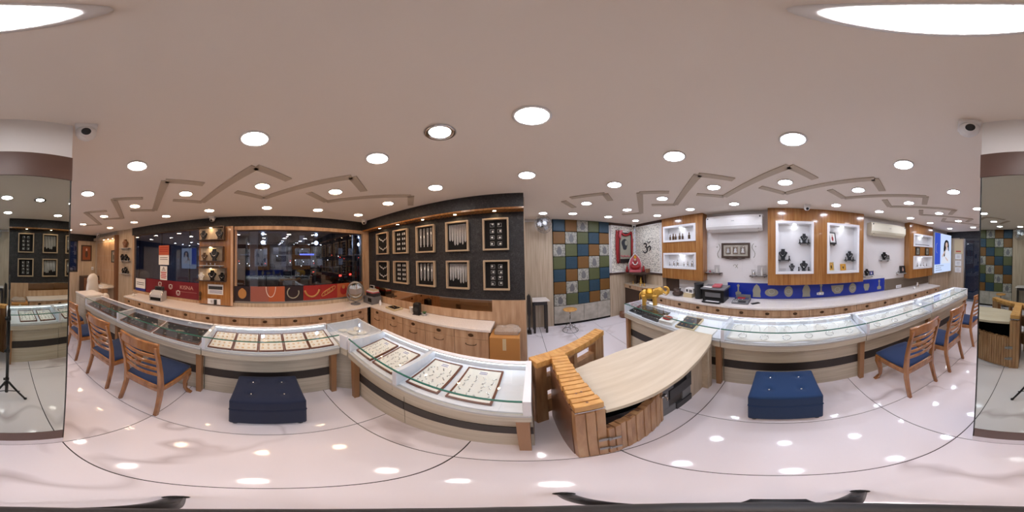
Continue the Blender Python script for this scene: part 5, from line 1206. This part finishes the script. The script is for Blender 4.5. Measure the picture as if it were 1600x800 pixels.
# ------------------------------------------------------------------ prints along the windows
prints = [(-.60, -.30, 'black bust and gold chain', 'print_dark', 'print_gold'), (-.295, .345, 'pale pink board with a long necklace', 'print_rose', 'pad_white'), (.35, .70, 'dark board with a curved silver collar', 'print_dark', 'silver_print'),
          (.705, 1.05, 'red board with a gold choker', 'print_red', 'print_gold'), (1.055, 1.41, 'red board with stacked gold bangles', 'print_red', 'print_gold'), (1.415, 1.70, 'orange board with a draped figure', 'print_orange', 'red_deep'), (1.705, 2.04, 'brown board with a heart pendant', 'brown_panel', 'red_deep')]
for k, (a, b, lb, m1, m2) in enumerate(prints):
    t = thing('jewellery_print', '%s, printed panel below the street window' % lb, 'printed panel', (XL-.005, (a+b)/2, .892), RZ_LEFT, 'printed panels below the street window'); w_ = (b-a)/2
    p_ = obj('board', B((-w_, 0, 0), (w_, .006, .296)), m1, t)
    if k == 1:
        obj('print_necklace', MB().tube([(-.12+.09*math.cos(R(q))*-1+.06, .008, .29-.20*math.sin(R(q))) for q in range(0, 181, 12)], .006, 5), m2, t, True); obj('print_field', B((-w_, .006, 0), (-.02, .007, .296)), 'print_orange', t)
    elif k == 2:
        obj('print_necklace', MB().tube([(.02+.11*math.cos(R(q)), .008, .17+.11*math.sin(R(q))) for q in range(-200, 61, 15)], .012, 6), m2, t, True)
    elif k == 3:
        obj('print_necklace', MB().tube([(.15*math.cos(R(q)), .008, .24+.17*math.sin(R(q))) for q in range(-170, -9, 12)], .020, 6), m2, t, True)
    elif k == 4:
        for i in range(3): obj('print_bangle', MB().tube([(.12-.06*i+.10*math.cos(q)*.9-.05, .008, .13+.03*i+.045*math.sin(q)+.05*math.cos(q)*-1) for q in rounds(18)], .008, 5, True), m2, t, True)
    else:
        obj('print_figure', MB().prism([(.08*math.cos(q), .15+.10*math.sin(q)) for q in rounds(16)], .006, .008, 'y'), m2, t); obj('print_detail', MB().prism([(.035*math.cos(q), .22+.04*math.sin(q)) for q in rounds(12)], .008, .009, 'y'), 'print_gold', t)
t = thing('brand_strip', 'dark red printed strip with ring drawings and KISNA lettering under the left window', 'printed strip', (XL-.005, -2.04, .845), RZ_LEFT)
obj('strip', B((-.72, 0, 0), (.72, .005, .36)), 'red_print', t)
Mt = Matrix.Translation((-.42, .0052, .235)) @ Matrix.Rotation(PI, 4, 'Z') @ Matrix.Rotation(R(90), 4, 'X')
text('lettering', 'KISNA', .115, 'print_line_tan', t, Mt)
obj('underline', B((-.66, .005, .14), (-.20, .0055, .144)), 'print_line_tan', t)
for x, z in ((.28, .25), (-.02, .22), (-.22, .10)):
    obj('ring_drawing', MB().tube([(x+.045*math.cos(a), .0062, z+.05*math.sin(a)) for a in rounds(14)], .005, 5, True).tube([(x-.05, .0062, z+.045), (x, .0062, z-.035), (x+.05, .0062, z+.045), (x, .0062, z+.06)], .004, 5, True), 'pad_white', t)
t = thing('window_notice', 'orange and white printed notice stuck high on the left window', 'notice', (XL-.005, -2.22, 1.56), RZ_LEFT, 'notices on the left window'); obj('orange_part', B((-.145, 0, .225), (.145, .003, .45)), 'notice_orange', t); obj('white_part', B((-.145, 0, 0), (.145, .003, .224)), 'paper', t)
for j in range(3): obj('print_line', B((-.12, .003, .30+.045*j), (.12, .0035, .318+.045*j)), 'red_deep', t)
for j in range(2): obj('print_line', B((-.11, .003, .16-.04*j), (.11, .0035, .172-.04*j)), 'ink', t)
t = thing('warning_notice', 'white warning notice with a black triangle and red lines on the left window', 'notice', (XL-.005, -2.22, 1.205), RZ_LEFT, 'notices on the left window'); obj('sheet', B((-.10, 0, 0), (.10, .003, .325)), 'paper', t)
obj('triangle', MB().tube([(-.05, .0035, .22), (.05, .0035, .22), (0, .0035, .30)], .008, 5, True), 'ink', t); obj('triangle_mark', B((-.006, .003, .235), (.006, .004, .27)), 'ink', t)
for j in range(4): obj('red_line', B((-.08+.01*(j % 2), .003, .165-.042*j), (.08-.01*(j % 2), .0035, .188-.042*j)), 'notice_red', t)
t = thing('counter_notice', 'white notice with a blue base line at the left end of the left window', 'notice', (XL-.005, -2.96, .85), RZ_LEFT, 'notices on the left window'); obj('sheet', B((-.17, 0, .07), (.17, .004, .32)), 'paper', t); obj('blue_base', B((-.17, 0, 0), (.17, .004, .069)), 'paper_blue', t)
for j in range(2): obj('print_line', B((-.13, .004, .16+.05*j), (.13, .0045, .175+.05*j)), 'ink', t)

# ------------------------------------------------------------------ far left end: busts, alcove, portrait, covered chairs
for k, (z, lb) in enumerate(((1.99, 'top'), (1.63, 'middle'), (1.27, 'bottom'))):
    shelf('thin shelf of busts left of the left window, %s of three' % lb, (XL, -3.52, z), .42, RZ_LEFT, .12, 'light_grey')
    if k == 0: bust('dark bust with pale necklace on the top shelf left of the window', (XL+.06, -3.52, z+.001), .24, R(-90), 'brown_panel')
    elif k == 1:
        for i, y in enumerate((-3.64, -3.48, -3.37)): bust('black bust on the middle shelf left of the window, %s from the left' % ['first', 'second', 'third'][i], (XL+.06, y, z+.001), (.19, .18, .10)[i], R(-90), 'velvet_black')
    else:
        for i, y in enumerate((-3.60, -3.49, -3.38)): bust('black bust on the bottom shelf left of the window, %s from the left' % ['first', 'second', 'third'][i], (XL+.06, y, z+.001), (.14, .18, .09)[i], R(-90), 'velvet_black')
for i, y in enumerate((-4.62, -4.36, -4.12)):
    t = thing('spot_light', 'small warm spot in the alcove soffit at the far left, %s' % ['farthest', 'middle', 'nearest'][i], 'spotlight', (XL+.08, y, 2.31), 0, 'warm alcove spots'); obj('ring', MB().lathe([(.02, 0), (.028, -.001), (.028, -.004), (.02, -.005), (.02, 0)], 18, caps=False), 'chrome', t, True); obj('bulb', MB().lathe([(.02, -.0005), (.02, -.003), (.001, -.0035)], 18), 'alcove_spot', t)
pframe('narrow dark framed picture in the lit alcove at the far left', (XL+.02, -4.12, 1.56), .23, .38, R(-90), 0, 'frame_black', 'silver_print', shape='stone_strip')
pframe('framed orange portrait on the back wall at the far left', (-2.67, YB+.012, 1.57), .42, .58, 0, 0, 'dark_frame', 'portrait_brown', shape='dark_frame')
t = thing('switch_plate', 'white switch plate below the orange portrait on the back wall', 'socket', (-2.93, YB, 1.30), 0); obj('plate', B((-.05, 0, -.06), (.05, .01, .06)), 'white_gloss', t, bevel=.003); obj('switch', B((-.02, .01, -.02), (.02, .014, .02)), 'light_grey', t)
t = thing('dark_cabinet', 'dark low cabinet against the back wall under the portrait', 'cabinet', (-2.70, YB+.01, 0)); obj('body', B((-.30, 0, 0), (.30, .35, 1.05)), 'dark_frame', t, bevel=.004); obj('door_leaf', B((-.28, .35, .05), (-.005, .362, 1.0)), 'brown_panel', t); obj('door_leaf', B((.005, .35, .05), (.28, .362, 1.0)), 'brown_panel', t)
def covered(label, loc, w_, h, seed):
    rnd = random.Random(seed); t = thing('covered_chair', label, 'covered chair', loc, R(20), 'sheet-covered seats')
    mb = MB()
    mb.ell((0, -.08, h*.62), (w_*.78, .10, h*.36), 20, 12).ell((0, -.08, h*.85), (w_*.70, .075, h*.14), 20, 10)      # chair back under the sheet
    mb.ell((0, .10, h*.36), (w_*.85, .24, h*.14), 20, 10).lathe([(w_*.9, 0), (w_*.88, h*.25), (w_*.75, h*.45), (w_*.4, h*.5)], 24)
    for k in range(16):
        a = 2*PI*k/16+rnd.uniform(-.15, .15); r1 = w_*rnd.uniform(.92, 1.12); top = h*(rnd.uniform(.55, .8) if math.sin(a) < 0 else rnd.uniform(.32, .45))
        mb.tube([(r1*math.cos(a), r1*.85*math.sin(a), .0), (r1*.94*math.cos(a), r1*.8*math.sin(a), top*.5), (w_*.62*math.cos(a), w_*.4*math.sin(a)-.03, top)], [.045, .035, .015], 8)
    obj('sheet', mb, 'cloth_white', t, remesh=.018)
    obj('leg', B((-w_*.5, -.1, 0), (-w_*.42, -.05, .3)), 'dark_frame', t); obj('leg', B((w_*.42, -.1, 0), (w_*.5, -.05, .3)), 'dark_frame', t)
    return t
covered('tall white sheet draped over a chair behind the left counter', (-2.13, -3.70, 0), .30, 1.30, 1)
covered('lower white sheet-covered seat in front of the tall covered chair', (-2.12, -3.08, 0), .21, .88, 2.3)
t = thing('side_desk', 'small wooden desk with papers at the far left wall', 'desk', (-2.78, -4.45, 0)); obj('desk_top', B((-.26, -.45, .78), (.26, .45, .81)), 'quartz', t)
for x in (-.24, .24):
    for y in (-.43, .43): obj('leg', MB().cbox((x, y, .39), (.04, .04, .78)), 'oak_laminate', t)
q = obj('drawer', B((-.0, -.40, .64), (.26, .40, .775)), 'oak_laminate', t); k = obj('knob', knob_me, 'bronze', q); at(k, (.26, 0, .71), R(-90))
o = obj('paper_heap', MB().box((-.12, -.10, 0), (.12, .10, .03)).box((-.10, -.12, .0305), (.13, .08, .05)), 'paper', bevel=.003); tag(o, 'heap of white papers on the small far left desk', 'papers'); at(o, (-2.75, -4.25, .8105), .3)
t = thing('brown_bag', 'dark brown bag beside the covered chair on the far desk', 'bag', (-2.72, -4.62, .8105)); obj('body', MB().ell((0, 0, .07), (.14, .12, .075)).ell((.02, .05, .12), (.08, .07, .05)), 'brown_panel', t, remesh=.01); obj('strap', MB().tube([(-.08, 0, .12), (-.05, 0, .20), (.05, 0, .20), (.08, 0, .12)], .008, 6), 'dark_frame', t, True)

# ------------------------------------------------------------------ room beyond the black wall: side table, stool, wall fan
t = thing('side_table', 'narrow dark-legged side table with a pale top in the far passage', 'table', (.34, 3.42, 0)); obj('table_top', MB().prism([(-.16, -.17), (.20, -.17), (.16, .14), (-.15, .14)], .745, .765), 'quartz', t, bevel=.003); obj('apron', B((-.13, -.13, .66), (.15, .12, .745)), 'dark_grey', t)
for x in (-.12, .13):
    for y in (-.12, .10): obj('leg', MB().cbox((x, y, .33), (.045, .045, .66)), 'stripe_dark', t)
t = thing('folding_stand', 'tall dark folded stand leaning beside the side table', 'stand', (.115, 3.33, 0)); obj('board', MB().prism([(-.02, 0), (.02, 0), (.02, .40), (.035, .48), (.035, .86), (.0, .90), (-.035, .86), (-.035, .48), (-.02, .40)], -.05, .05, 'y'), 'stripe_dark', t, bevel=.006); obj('foot', B((-.04, -.09, 0), (.04, .09, .03)), 'stripe_dark', t)
t = thing('round_stool', 'round wooden-topped stool with wire legs by the tiled wall', 'stool', (.965, 3.28, 0)); obj('seat', MB().lathe([(.13, 0), (.15, .008), (.15, .022), (.13, .03)], 28, (0, 0, .50)), 'pine_slat', t, True)
obj('stem', MB().tube([(0, 0, .02), (0, 0, .50)], .010, 10), 'chrome', t, True)
for k in range(4):
    a = R(45+90*k); obj('wire_leg', MB().tube([(0, 0, .14), (.08*math.cos(a), .08*math.sin(a), .12), (.16*math.cos(a), .16*math.sin(a), .008)], .006, 6), 'chrome', t, True)
obj('foot_ring', MB().tube([(.165*math.cos(a), .165*math.sin(a), .008) for a in rounds(28)], .007, 6, True), 'steel', t, True); obj('upper_ring', MB().tube([(.10*math.cos(a), .10*math.sin(a), .115) for a in rounds(24)], .005, 6, True), 'chrome', t, True)
t = thing('wall_fan', 'round grey wall fan with a wire cage high in the far passage', 'fan', (.40, 3.56, 2.36), R(15))
def cage(y, r_): return [(r_*math.cos(a), y, r_*math.sin(a)) for a in rounds(28)]
obj('wall_bracket', MB().box((-.05, -.02, .02), (.05, .05, .14)).tube([(0, .0, .08), (0, -.06, .06), (0, -.09, .0)], .018, 8), 'mid_grey', t); obj('motor', MB().lathe([(.04, -.08), (.055, -.06), (.055, .02), (.03, .04)], 20, (0, -.12, 0), ax='y'), 'dark_grey', t, True)
for y, r_ in ((-.16, .135), (-.22, .19), (-.27, .12), (-.285, .06)): obj('cage_ring', MB().tube(cage(y, r_), .004, 6, True), 'mid_grey', t, True)
for k in range(16):
    a = 2*PI*k/16; obj('cage_wire', MB().tube([(.05*math.cos(a), -.15, .05*math.sin(a)), (.135*math.cos(a), -.16, .135*math.sin(a)), (.19*math.cos(a), -.22, .19*math.sin(a)), (.12*math.cos(a), -.27, .12*math.sin(a)), (.04*math.cos(a), -.288, .04*math.sin(a))], .002, 4), 'mid_grey', t)
for k in range(3):
    a = 2*PI*k/3+.3; X_ = Matrix.Rotation(a, 4, 'Y'); obj('blade', MB().prism([(-.02, .03), (.03, .03), (.06, .09), (.05, .135), (-.01, .14), (-.04, .09)], -.222, -.216, 'y', M=X_), 'light_grey', t, bevel=.002)
obj('hub_cap', MB().lathe([(.04, -.295), (.045, -.285), (.045, -.20)], 18, ax='y'), 'light_grey', t, True)
t = thing('red_pot', 'dark red clay pot on the floor by the altar corner panel', 'pot', (2.42, 3.42, 0)); obj('pot_body', MB().lathe([(.09, 0), (.11, .03), (.12, .08), (.10, .13), (.11, .14), (.10, .14), (.08, .02), (.001, .02)], 22), 'brown_panel', t, True); obj('rim', MB().tube([(.108*math.cos(a), .108*math.sin(a), .14) for a in rounds(22)], .007, 6, True), 'brown_panel', t, True)

# ------------------------------------------------------------------ security cameras
def cctv(label, loc, rz, wall=True):
    t = thing('security_camera', label, 'camera', loc, rz, 'white security cameras')
    obj('junction_box', B((-.055, -.055, -.03), (.055, .055, 0)), 'white_paint', t, bevel=.006)
    obj('turret', MB().lathe([(.052, -.03), (.055, -.045), (.048, -.075), (.03, -.095), (.002, -.10)], 24), 'white_paint', t, True)
    X_ = Matrix.Translation((0, .022, -.062)) @ Matrix.Rotation(R(-30), 4, 'X')
    obj('eyeball', MB().lathe([(.030, -.02), (.036, .0), (.034, .03), (.028, .04)], 20, ax='y', M=X_), 'white_paint', t, True); obj('lens', MB().lathe([(.024, .040), (.022, .044), (.001, .046)], 18, ax='y', M=X_), 'black_plastic', t, True)
cctv('white dome security camera on the ceiling left of the mirrored pillar', (-.355, -.74, CEIL), R(-25))
cctv('white dome security camera on the ceiling right of the mirrored pillar', (.33, -.74, CEIL), R(30))
cctv('white dome security camera above the window pier', (-2.95, -1.02, CEIL-.001), R(-90))
cctv('white dome security camera in the corner of window wall and black wall', (-2.80, 1.93, CEIL), R(-130))
cctv('white dome security camera on the ceiling before the large pine panel', (2.72, -.48, CEIL), R(90))
cctv('white dome security camera on the ceiling at the far left corner', (-2.8, -4.7, CEIL), R(-20))
cctv('white dome security camera above the altar corner lattice', (2.88, 3.5, CEIL), R(135))
t = thing('brass_mask', 'small golden face ornament hung on the beam above the glass door', 'ornament', (1.63, YB+.03, 2.34), 0); obj('face', MB().ell((0, .02, 0), (.07, .03, .10), 16, 10), 'gold_paint', t, True); obj('crown', MB().prism([(-.07, .07), (.07, .07), (.09, .14), (.04, .11), (0, .17), (-.04, .11), (-.09, .14)], .0, .03, 'y'), 'gold_paint', t); obj('nose', MB().ell((0, .05, -.01), (.012, .014, .03), 8, 6), 'gold_paint', t, True)

# ------------------------------------------------------------------ tripod that carries the camera
t = thing('camera_tripod', 'black slim tripod standing on the floor before the mirrored pillar', 'tripod', (0, 0, 0))
obj('column', MB().tube([(0, 0, .28), (0, 0, 1.18), (0, 0, 1.20), (0, 0, 1.40)], [.015, .015, .009, .008], 12), 'black_plastic', t, True); obj('lower_column', MB().tube([(0, 0, .06), (0, 0, .30)], .016, 12), 'black_plastic', t, True)
for z in (.30, .72, 1.10): obj('clamp', MB().lathe([(.014, z-.025), (.02, z-.02), (.02, z+.02), (.014, z+.025)], 14).box((.012, -.008, z-.015), (.034, .008, z+.012)), 'black_plastic', t, True)
obj('head', MB().lathe([(.010, 1.39), (.011, 1.40), (.008, 1.50), (.004, 1.53)], 14), 'dark_grey', t, True)
for a in (86, 206, 326):
    a = R(a); c, s_ = math.cos(a), math.sin(a)
    obj('leg', MB().tube([(.015*c, .015*s_, .26), (.18*c, .18*s_, .012)], [.012, .010], 8), 'black_plastic', t, True); obj('brace', MB().tube([(.012*c, .012*s_, .09), (.13*c, .13*s_, .135)], .006, 6), 'dark_grey', t, True); obj('foot', MB().lathe([(.014, 0), (.014, .02), (.008, .028)], 12, (.185*c, .185*s_, 0)), 'rubber', t, True)

# ------------------------------------------------------------------ the street outside the windows at night
struct('ground_street', B((-45, -25, -.5), (XL-.15, 30, -.4)), 'asphalt')
for i, y in enumerate((-.08, 1.27, 2.57)):
    for j, z in enumerate((2.335, 2.12)):
        t = thing('flood_lamp', 'bluish flood lamp outside the street window, %s of the %s pair' % (['upper', 'lower'][j], ['left', 'middle', 'right'][i]), 'lamp', (-4.0, y, z), RZ_LEFT, 'flood lamps outside the street window')
        r_ = (.028, .042)[j]; obj('bulb', MB().ell((0, .0, 0), (r_, r_, r_), 14, 8), 'flood', t, True); obj('housing', MB().lathe([(.02, -.10), (.045, -.08), (.06, -.02), (.055, -.02), (.04, -.07)], 16, ax='y', caps=False), 'dark_grey', t, True)
    o = obj('lamp_post', MB().tube([(-4.12, y, -.4), (-4.12, y, 2.6)], .025, 8), 'dark_grey', smooth=True); tag(o, 'thin dark post behind the %s flood lamps' % ['left', 'middle', 'right'][i], 'post', 'posts of the flood lamps')
o = thing('outside_column', 'pale square column standing outside the street window', 'column', (-4.6, -.35, -.4)); obj('shaft', B((-.11, -.11, 0), (.11, .11, 3.4)), 'light_grey', o, bevel=.01); obj('plinth', B((-.16, -.16, 0), (.16, .16, .2)), 'light_grey', o); obj('capital', B((-.15, -.15, 3.2), (.15, .15, 3.4)), 'light_grey', o)
def car(label, loc, rz, m, m2=None):
    t = thing('parked_car', label, 'car', loc, rz, 'cars on the street')      # local +y is the rear
    obj('body', MB().prism([(-2.0, .25), (2.0, .25), (2.05, .55), (1.95, .85), (1.1, .92), (-1.0, .90), (-1.95, .75), (-2.05, .5)], -.82, .82, 'x'), m, t, bevel=.06, bseg=3)
    obj('cabin', MB().prism([(-1.05, .88), (1.35, .88), (.95, 1.40), (-.45, 1.42)], -.70, .70, 'x'), m2 or m, t, bevel=.08, bseg=3)
    obj('rear_window', MB().prism([(1.33, .93), (1.345, .93), (1.0, 1.36), (.985, 1.36)], -.58, .58, 'x'), 'black_plastic', t)
    for s_ in (-1, 1):
        obj('side_window', MB().prism([(-.85, .95), (1.15, .95), (.85, 1.34), (-.42, 1.34)], s_*.69, s_*.715, 'x'), 'black_plastic', t)
        obj('tail_lamp', MB().cbox((s_*.68, 2.02, .70), (.26, .06, .14)), 'tail_light', t, bevel=.02)
        for y in (-1.25, 1.25): obj('wheel', MB().lathe([(.20, -.10), (.31, -.09), (.31, .09), (.20, .10)], 20, (s_*.74, y, .31), ax='x'), 'rubber', t, True)
    obj('number_plate', MB().cbox((0, 2.05, .52), (.42, .02, .10)), 'light_grey', t); obj('bumper', MB().cbox((0, 2.05, .35), (1.6, .12, .16)), 'dark_grey', t, bevel=.03)
car('red hatchback with lit tail lamps, white roof glow, on the night street', (-14.5, 5.9, -.4), R(-68), 'car_red', 'car_white')
car('dark red car with lit tail lamps right of the white one outside', (-14.0, 8.3, -.4), R(-66), 'car_red')
car('dark car farther up the night street', (-19.0, 5.2, -.4), R(-75), 'car_dark')
for i, (x, y0, y1, h) in enumerate(((-30, -22, -9, 9), (-32, -8, 3, 7), (-30, 4, 13, 10), (-31, 14, 26, 8))):
    t = thing('street_building', 'dark street building across the road, %s from the left' % ['first', 'second', 'third', 'fourth'][i], 'building', (x, (y0+y1)/2, -.4), 0, 'buildings across the street'); w_ = (y1-y0)/2
    obj('wall', B((-3, -w_, 0), (0, w_, h)), 'facade', t); rnd = random.Random(i)
    for r_ in range(3):
        for c in range(5):
            y = -w_+w_*2*(c+.5)/5; lit = rnd.random() < .3; obj('window', B((0, y-.5, .9+2.2*r_), (.05, y+.5, 2.2+2.2*r_)), 'lit_window' if lit else 'black_plastic', t)
    obj('shop_sign', B((0, -w_*.5, 2.9), (.12, w_*.2, 3.15)), 'sign_blue' if i == 2 else 'lit_window', t)
    obj('parapet', B((-3, -w_-.1, h), (.1, w_+.1, h+.3)), 'facade', t)
    for k in range(9):
        y = rnd.uniform(-w_*.95, w_*.95); z = rnd.uniform(.8, 3.0)
        obj('sign_lamp', MB().ell((.06, y, z), (.07, .07, .07), 8, 6), 'tail_light' if k % 3 == 0 else 'point_light', t, True)

for i, (x, y, z, h) in enumerate(((-11.0, 9.6, 5.2, 5.6), (-11.0, -2.5, 5.2, 5.6))):
    t = thing('street_lamp', 'tall street lamp on the night road, %s of the parked cars' % ['near the right', 'well to the left'][i], 'lamp', (x, y, -.4), 0, 'street lamps')  # invented lamps, added to brighten the cars outside
    obj('pole', MB().tube([(0, 0, 0), (0, 0, h-.3), (-.3, 0, h), (-1.0, 0, h+.05)], [.08, .06, .05, .04], 10), 'dark_grey', t, True); obj('lamp_head', B((-1.5, -.15, h-.02), (-.9, .15, h+.10)), 'dark_grey', t, bevel=.03); obj('lens', B((-1.45, -.12, h-.035), (-.95, .12, h-.02)), 'street_glow', t)
t = struct('wall_outside', B((-4.6, -6.5, -.4), (-4.4, -1.15, 3.2)), 'facade')
for k in range(5): obj('shutter_panel', B((-4.4, -6.4+1.05*k, -.3), (-4.37, -6.4+1.05*k+1.0, 2.6)), 'shutter_blue', t, bevel=.01)
